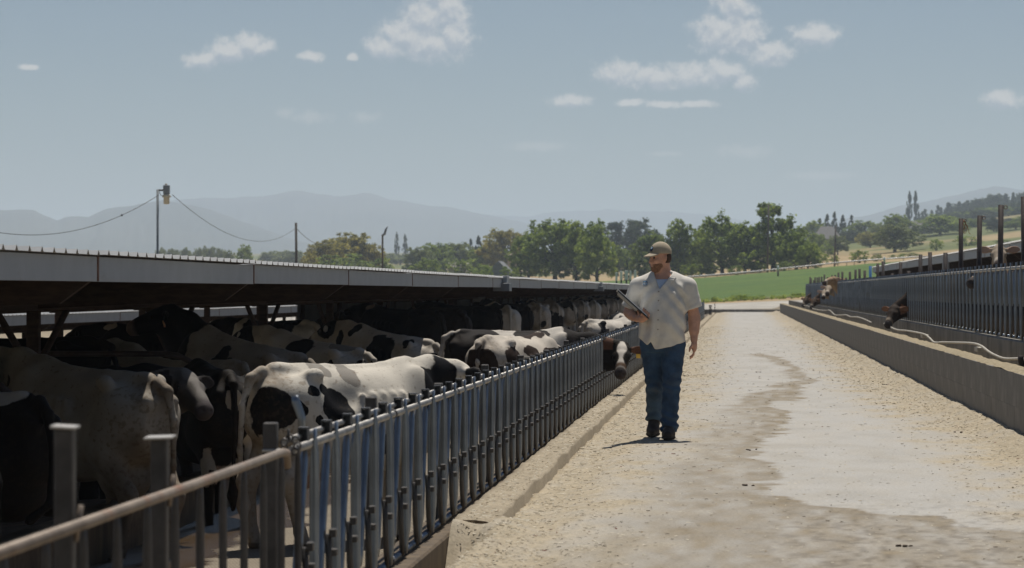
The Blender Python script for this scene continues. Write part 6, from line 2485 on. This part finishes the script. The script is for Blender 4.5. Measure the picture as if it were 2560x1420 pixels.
def build_poles():
    Y = 110
    X = (379 - 1845) / 7000 * Y
    top = EYE + (728 - 470) * Y / 7000
    s = Y / 7000
    r = empty('light_pole', (X, Y, 0))
    tag(r, 'tall grey light pole with a boxy lamp head behind the left shed', 'light pole')
    MB().tube([(0, 0, -1.6), (0, 0, top)], .05, 10).build('pole', M_LAMP, r)
    MB().tube([(0, 0, top - .03), (.22, 0, top - .03)], .035, 8).build('arm', M_POST, r)
    hz = top - .05
    MB().box((.36, 0, hz + .04), (.24, .24, .36), .02).build('ballast_box', M_LAMP, r)
    MB().tube([(.36, 0, hz - .14), (.36, 0, hz - .25)], [.12, .19], 14).build('reflector', M_LAMPGLASS, r)
    MB().tube([(.36, 0, hz - .25), (.36, 0, hz - .28), (.36, 0, hz - .52), (.36, 0, hz - .54)], [.20, .12, .12, .08], 14).build('lens', M_LAMPGLASS, r)
    MB().tube([(.34, 0, hz + .22), (.34, 0, hz + .28)], .05, 10).build('photocell', M_LAMPGLASS, r)
    MB().tube([(.06, 0, hz - .02), (.12, 0, hz - .18), (.22, 0, hz - .20)], .012, 6).build('conduit', M_POST, r)
    a = Vector((X + .05, Y, top - .22))
    Y2 = 190
    X2 = (733 - 1845) / 7000 * Y2
    top2 = EYE + (728 - 555) * Y2 / 7000
    r2 = empty('utility_pole', (X2, Y2, 0))
    tag(r2, 'weathered wooden pole behind the left shed, right of the light pole', 'utility pole')
    MB().tube([(.08, 0, -2), (0, 0, top2)], [.10, .085], 9).build('pole', M_WOODPOLE, r2)
    MB().tube([(0, -.1, top2 - .3), (0, .1, top2 - .3)], .04, 6).build('insulator', M_LAMP, r2)
    b = Vector((X2, Y2, top2 - .35))
    w1 = MB().tube(sag(a + Vector((.55, 0, 0)), b, 1.35), .012, 5).build('overhead_wire', M_WIRE)
    tag(w1, 'sagging wire from the light pole to the wooden pole', 'wire', 'overhead wires')
    c = at(-60, 570, 100)
    w2 = MB().tube(sag(a, c, .78), .012, 5).build('overhead_wire', M_WIRE)
    tag(w2, 'sagging wire running left from the light pole out of view', 'wire', 'overhead wires')
    p = at(305, 519, 108)
    d0 = min(sag(a, c, .78), key=lambda q: abs(q.x / q.y - p.x / p.y))
    cl = MB().box(d0, (.06, .06, .08), .01).build('wire_splice', M_WIRE, w2)
    w3 = MB().tube(sag(b, at(818, 606, 330), .6), .02, 5).build('overhead_wire', M_WIRE)
    tag(w3, 'thin wire descending right from the wooden pole to the olive trees', 'wire', 'overhead wires')
    # leaning lamp
    Y3 = 160
    X3 = (953 - 1845) / 7000 * Y3
    t3 = EYE + (728 - 586) * Y3 / 7000
    r3 = empty('street_lamp', (X3, Y3, 0))
    tag(r3, 'dark pole with a tilted lamp head above the left shed roof', 'lamp')
    MB().tube([(0, 0, -1.5), (0, 0, t3)], .055, 8).build('pole', M_WOODPOLE, r3)
    hd = MB()
    hd.tube([(-.03, 0, t3 - .05), (.12, 0, t3 + .05), (.20, 0, t3 + .32), (.30, 0, t3 + .48)], [.06, .09, .10, .04], 8, flat=[(1, 1), (1, .8), (1, .6), (1, .6)])
    hd.build('lamp_head', M_LAMP, r3)
    # two utility poles by the tall trees
    for (u, vt, vb, Yp, rr, lab) in ((1921, 513, 685, 432, .16, 'thick wooden utility pole in front of the tallest gappy tree'),
                                      (2087, 566, 668, 436, .13, 'thin wooden utility pole standing alone on the dry field')):
        Xp = (u - 1845) / 7000 * Yp
        r4 = empty('utility_pole', (Xp, Yp, 0))
        tag(r4, lab, 'utility pole', 'utility poles by the field')
        zt = EYE + (728 - vt) * Yp / 7000
        MB().tube([(-.2, 0, gz(Xp, Yp) - .5), (.0, 0, zt)], [rr * 1.1, rr * .85], 9).build('pole', M_WOODPOLE, r4)
        MB().tube([(0, 0, zt), (0, 0, zt + .12)], [.06, .03], 7).build('pole_cap', M_LAMP, r4)
    # irrigation line
    pts = [(1690, 695), (1722, 692), (1800, 686), (1894, 678), (1990, 668), (2100, 656), (2150, 652), (2277, 643), (2330, 641)]
    Yl = 428
    P = [at(u, v, Yl) for u, v in pts]
    o = empty('irrigation_line', (0, 0, 0))
    tag(o, 'long pale irrigation pipe along the far edge of the green field', 'irrigation pipe')
    MB().tube(P, .11, 8).build('pipe', mat('pale_aluminium', (.45, .45, .44), .45, .5, var=.1), o)
    sup = MB()
    for i in range(22):
        t = i / 21 * (len(P) - 1.001)
        q = P[int(t)].lerp(P[int(t) + 1], t - int(t))
        sup.tube([(q.x, q.y, q.z), (q.x, q.y, gz(q.x, q.y) - .2)], .05, 5)
    sup.build('pipe_legs', M_POST, o)
    for (u, vt, vb) in ((1945, 652, 680), (2211, 626, 654)):
        q = empty('marker_post', at(u, vb, 380))
        hh = (vb - vt) * 380 / 7000
        tag(q, 'white-topped marker post near the irrigation pipe, ' + ('below the tallest tree' if u < 2000 else 'left of the right shed roof'), 'post', 'white-topped marker posts')
        q.location.z = gz(q.location.x, 380)
        MB().tube([(0, 0, 0), (0, 0, hh * .55)], .12, 8).build('post', M_POST, q)
        MB().tube([(0, 0, hh * .55), (0, 0, hh)], .13, 8).build('white_top', M_WHITE, q)
    # white-topped stakes left of the man
    for i, (u, vt, w) in enumerate(((1541, 681, 5), (1553, 678, 6), (1566, 676, 8), (1576, 677, 5), (1588, 675, 6))):
        q = empty('stake', at(u, 700, 300))
        ordn = ['leftmost thin', 'second from left', 'widest', 'fourth from left', 'rightmost'][i]
        zt = EYE + (728 - vt) * 300 / 7000
        q.location.z = gz(q.location.x, 300)
        tag(q, ordn + ' white-topped stake in the small cluster left of the man\'s shoulder', 'stake', 'white-topped stakes')
        MB().tube([(0, 0, 0), (0, 0, (zt - q.location.z) * .6)], .10, 7).build('stake_base', M_POST, q)
        MB().box((0, 0, (zt - q.location.z) * .8), (w * .043, .2, (zt - q.location.z) * .4), .02).build('white_top', M_WHITE, q)
    # posts right of the left fence's far end
    for (u, vt, vb, w, lab) in ((1776, 762, 790, 8, 'dark chained post standing beyond the far end of the left fence'), (1787, 758, 782, 2.5, 'thin rod beside the dark post at the lane\'s far end')):
        Yp = EYE * 7000 / (vb - 728)
        q = at(u, vb, Yp)
        o = MB()
        hh = (vb - vt) * Yp / 7000
        n = 6
        for k in range(n):
            o.tube([(q.x, q.y, hh * k / n), (q.x, q.y, hh * (k + .8) / n)], w * .5 * Yp / 7000 * (1 if k % 2 else .8), 8)
        tag(o.build('marker_post', M_DARKPOST), lab, 'post')


build_poles()

# ------------------------------------------------------------------ haze


def build_haze():
    m = bpy.data.materials.new('haze')
    m.use_nodes = True
    t = m.node_tree
    t.nodes.clear()
    out = N(t, 'ShaderNodeOutputMaterial')
    v = N(t, 'ShaderNodeVolumePrincipled')
    v.inputs['Color'].default_value = (0.73, 0.845, 1.0, 1)
    v.inputs['Density'].default_value = HAZE_DENSITY
    v.inputs['Anisotropy'].default_value = 0.25
    t.links.new(v.outputs[0], out.inputs['Volume'])
    o = MB().box((0, 5620, 145), (28600, 11400, 310)).build('haze', m)
    tag(o, kind='stuff')


HAZE_DENSITY = 2.0e-4
build_haze()
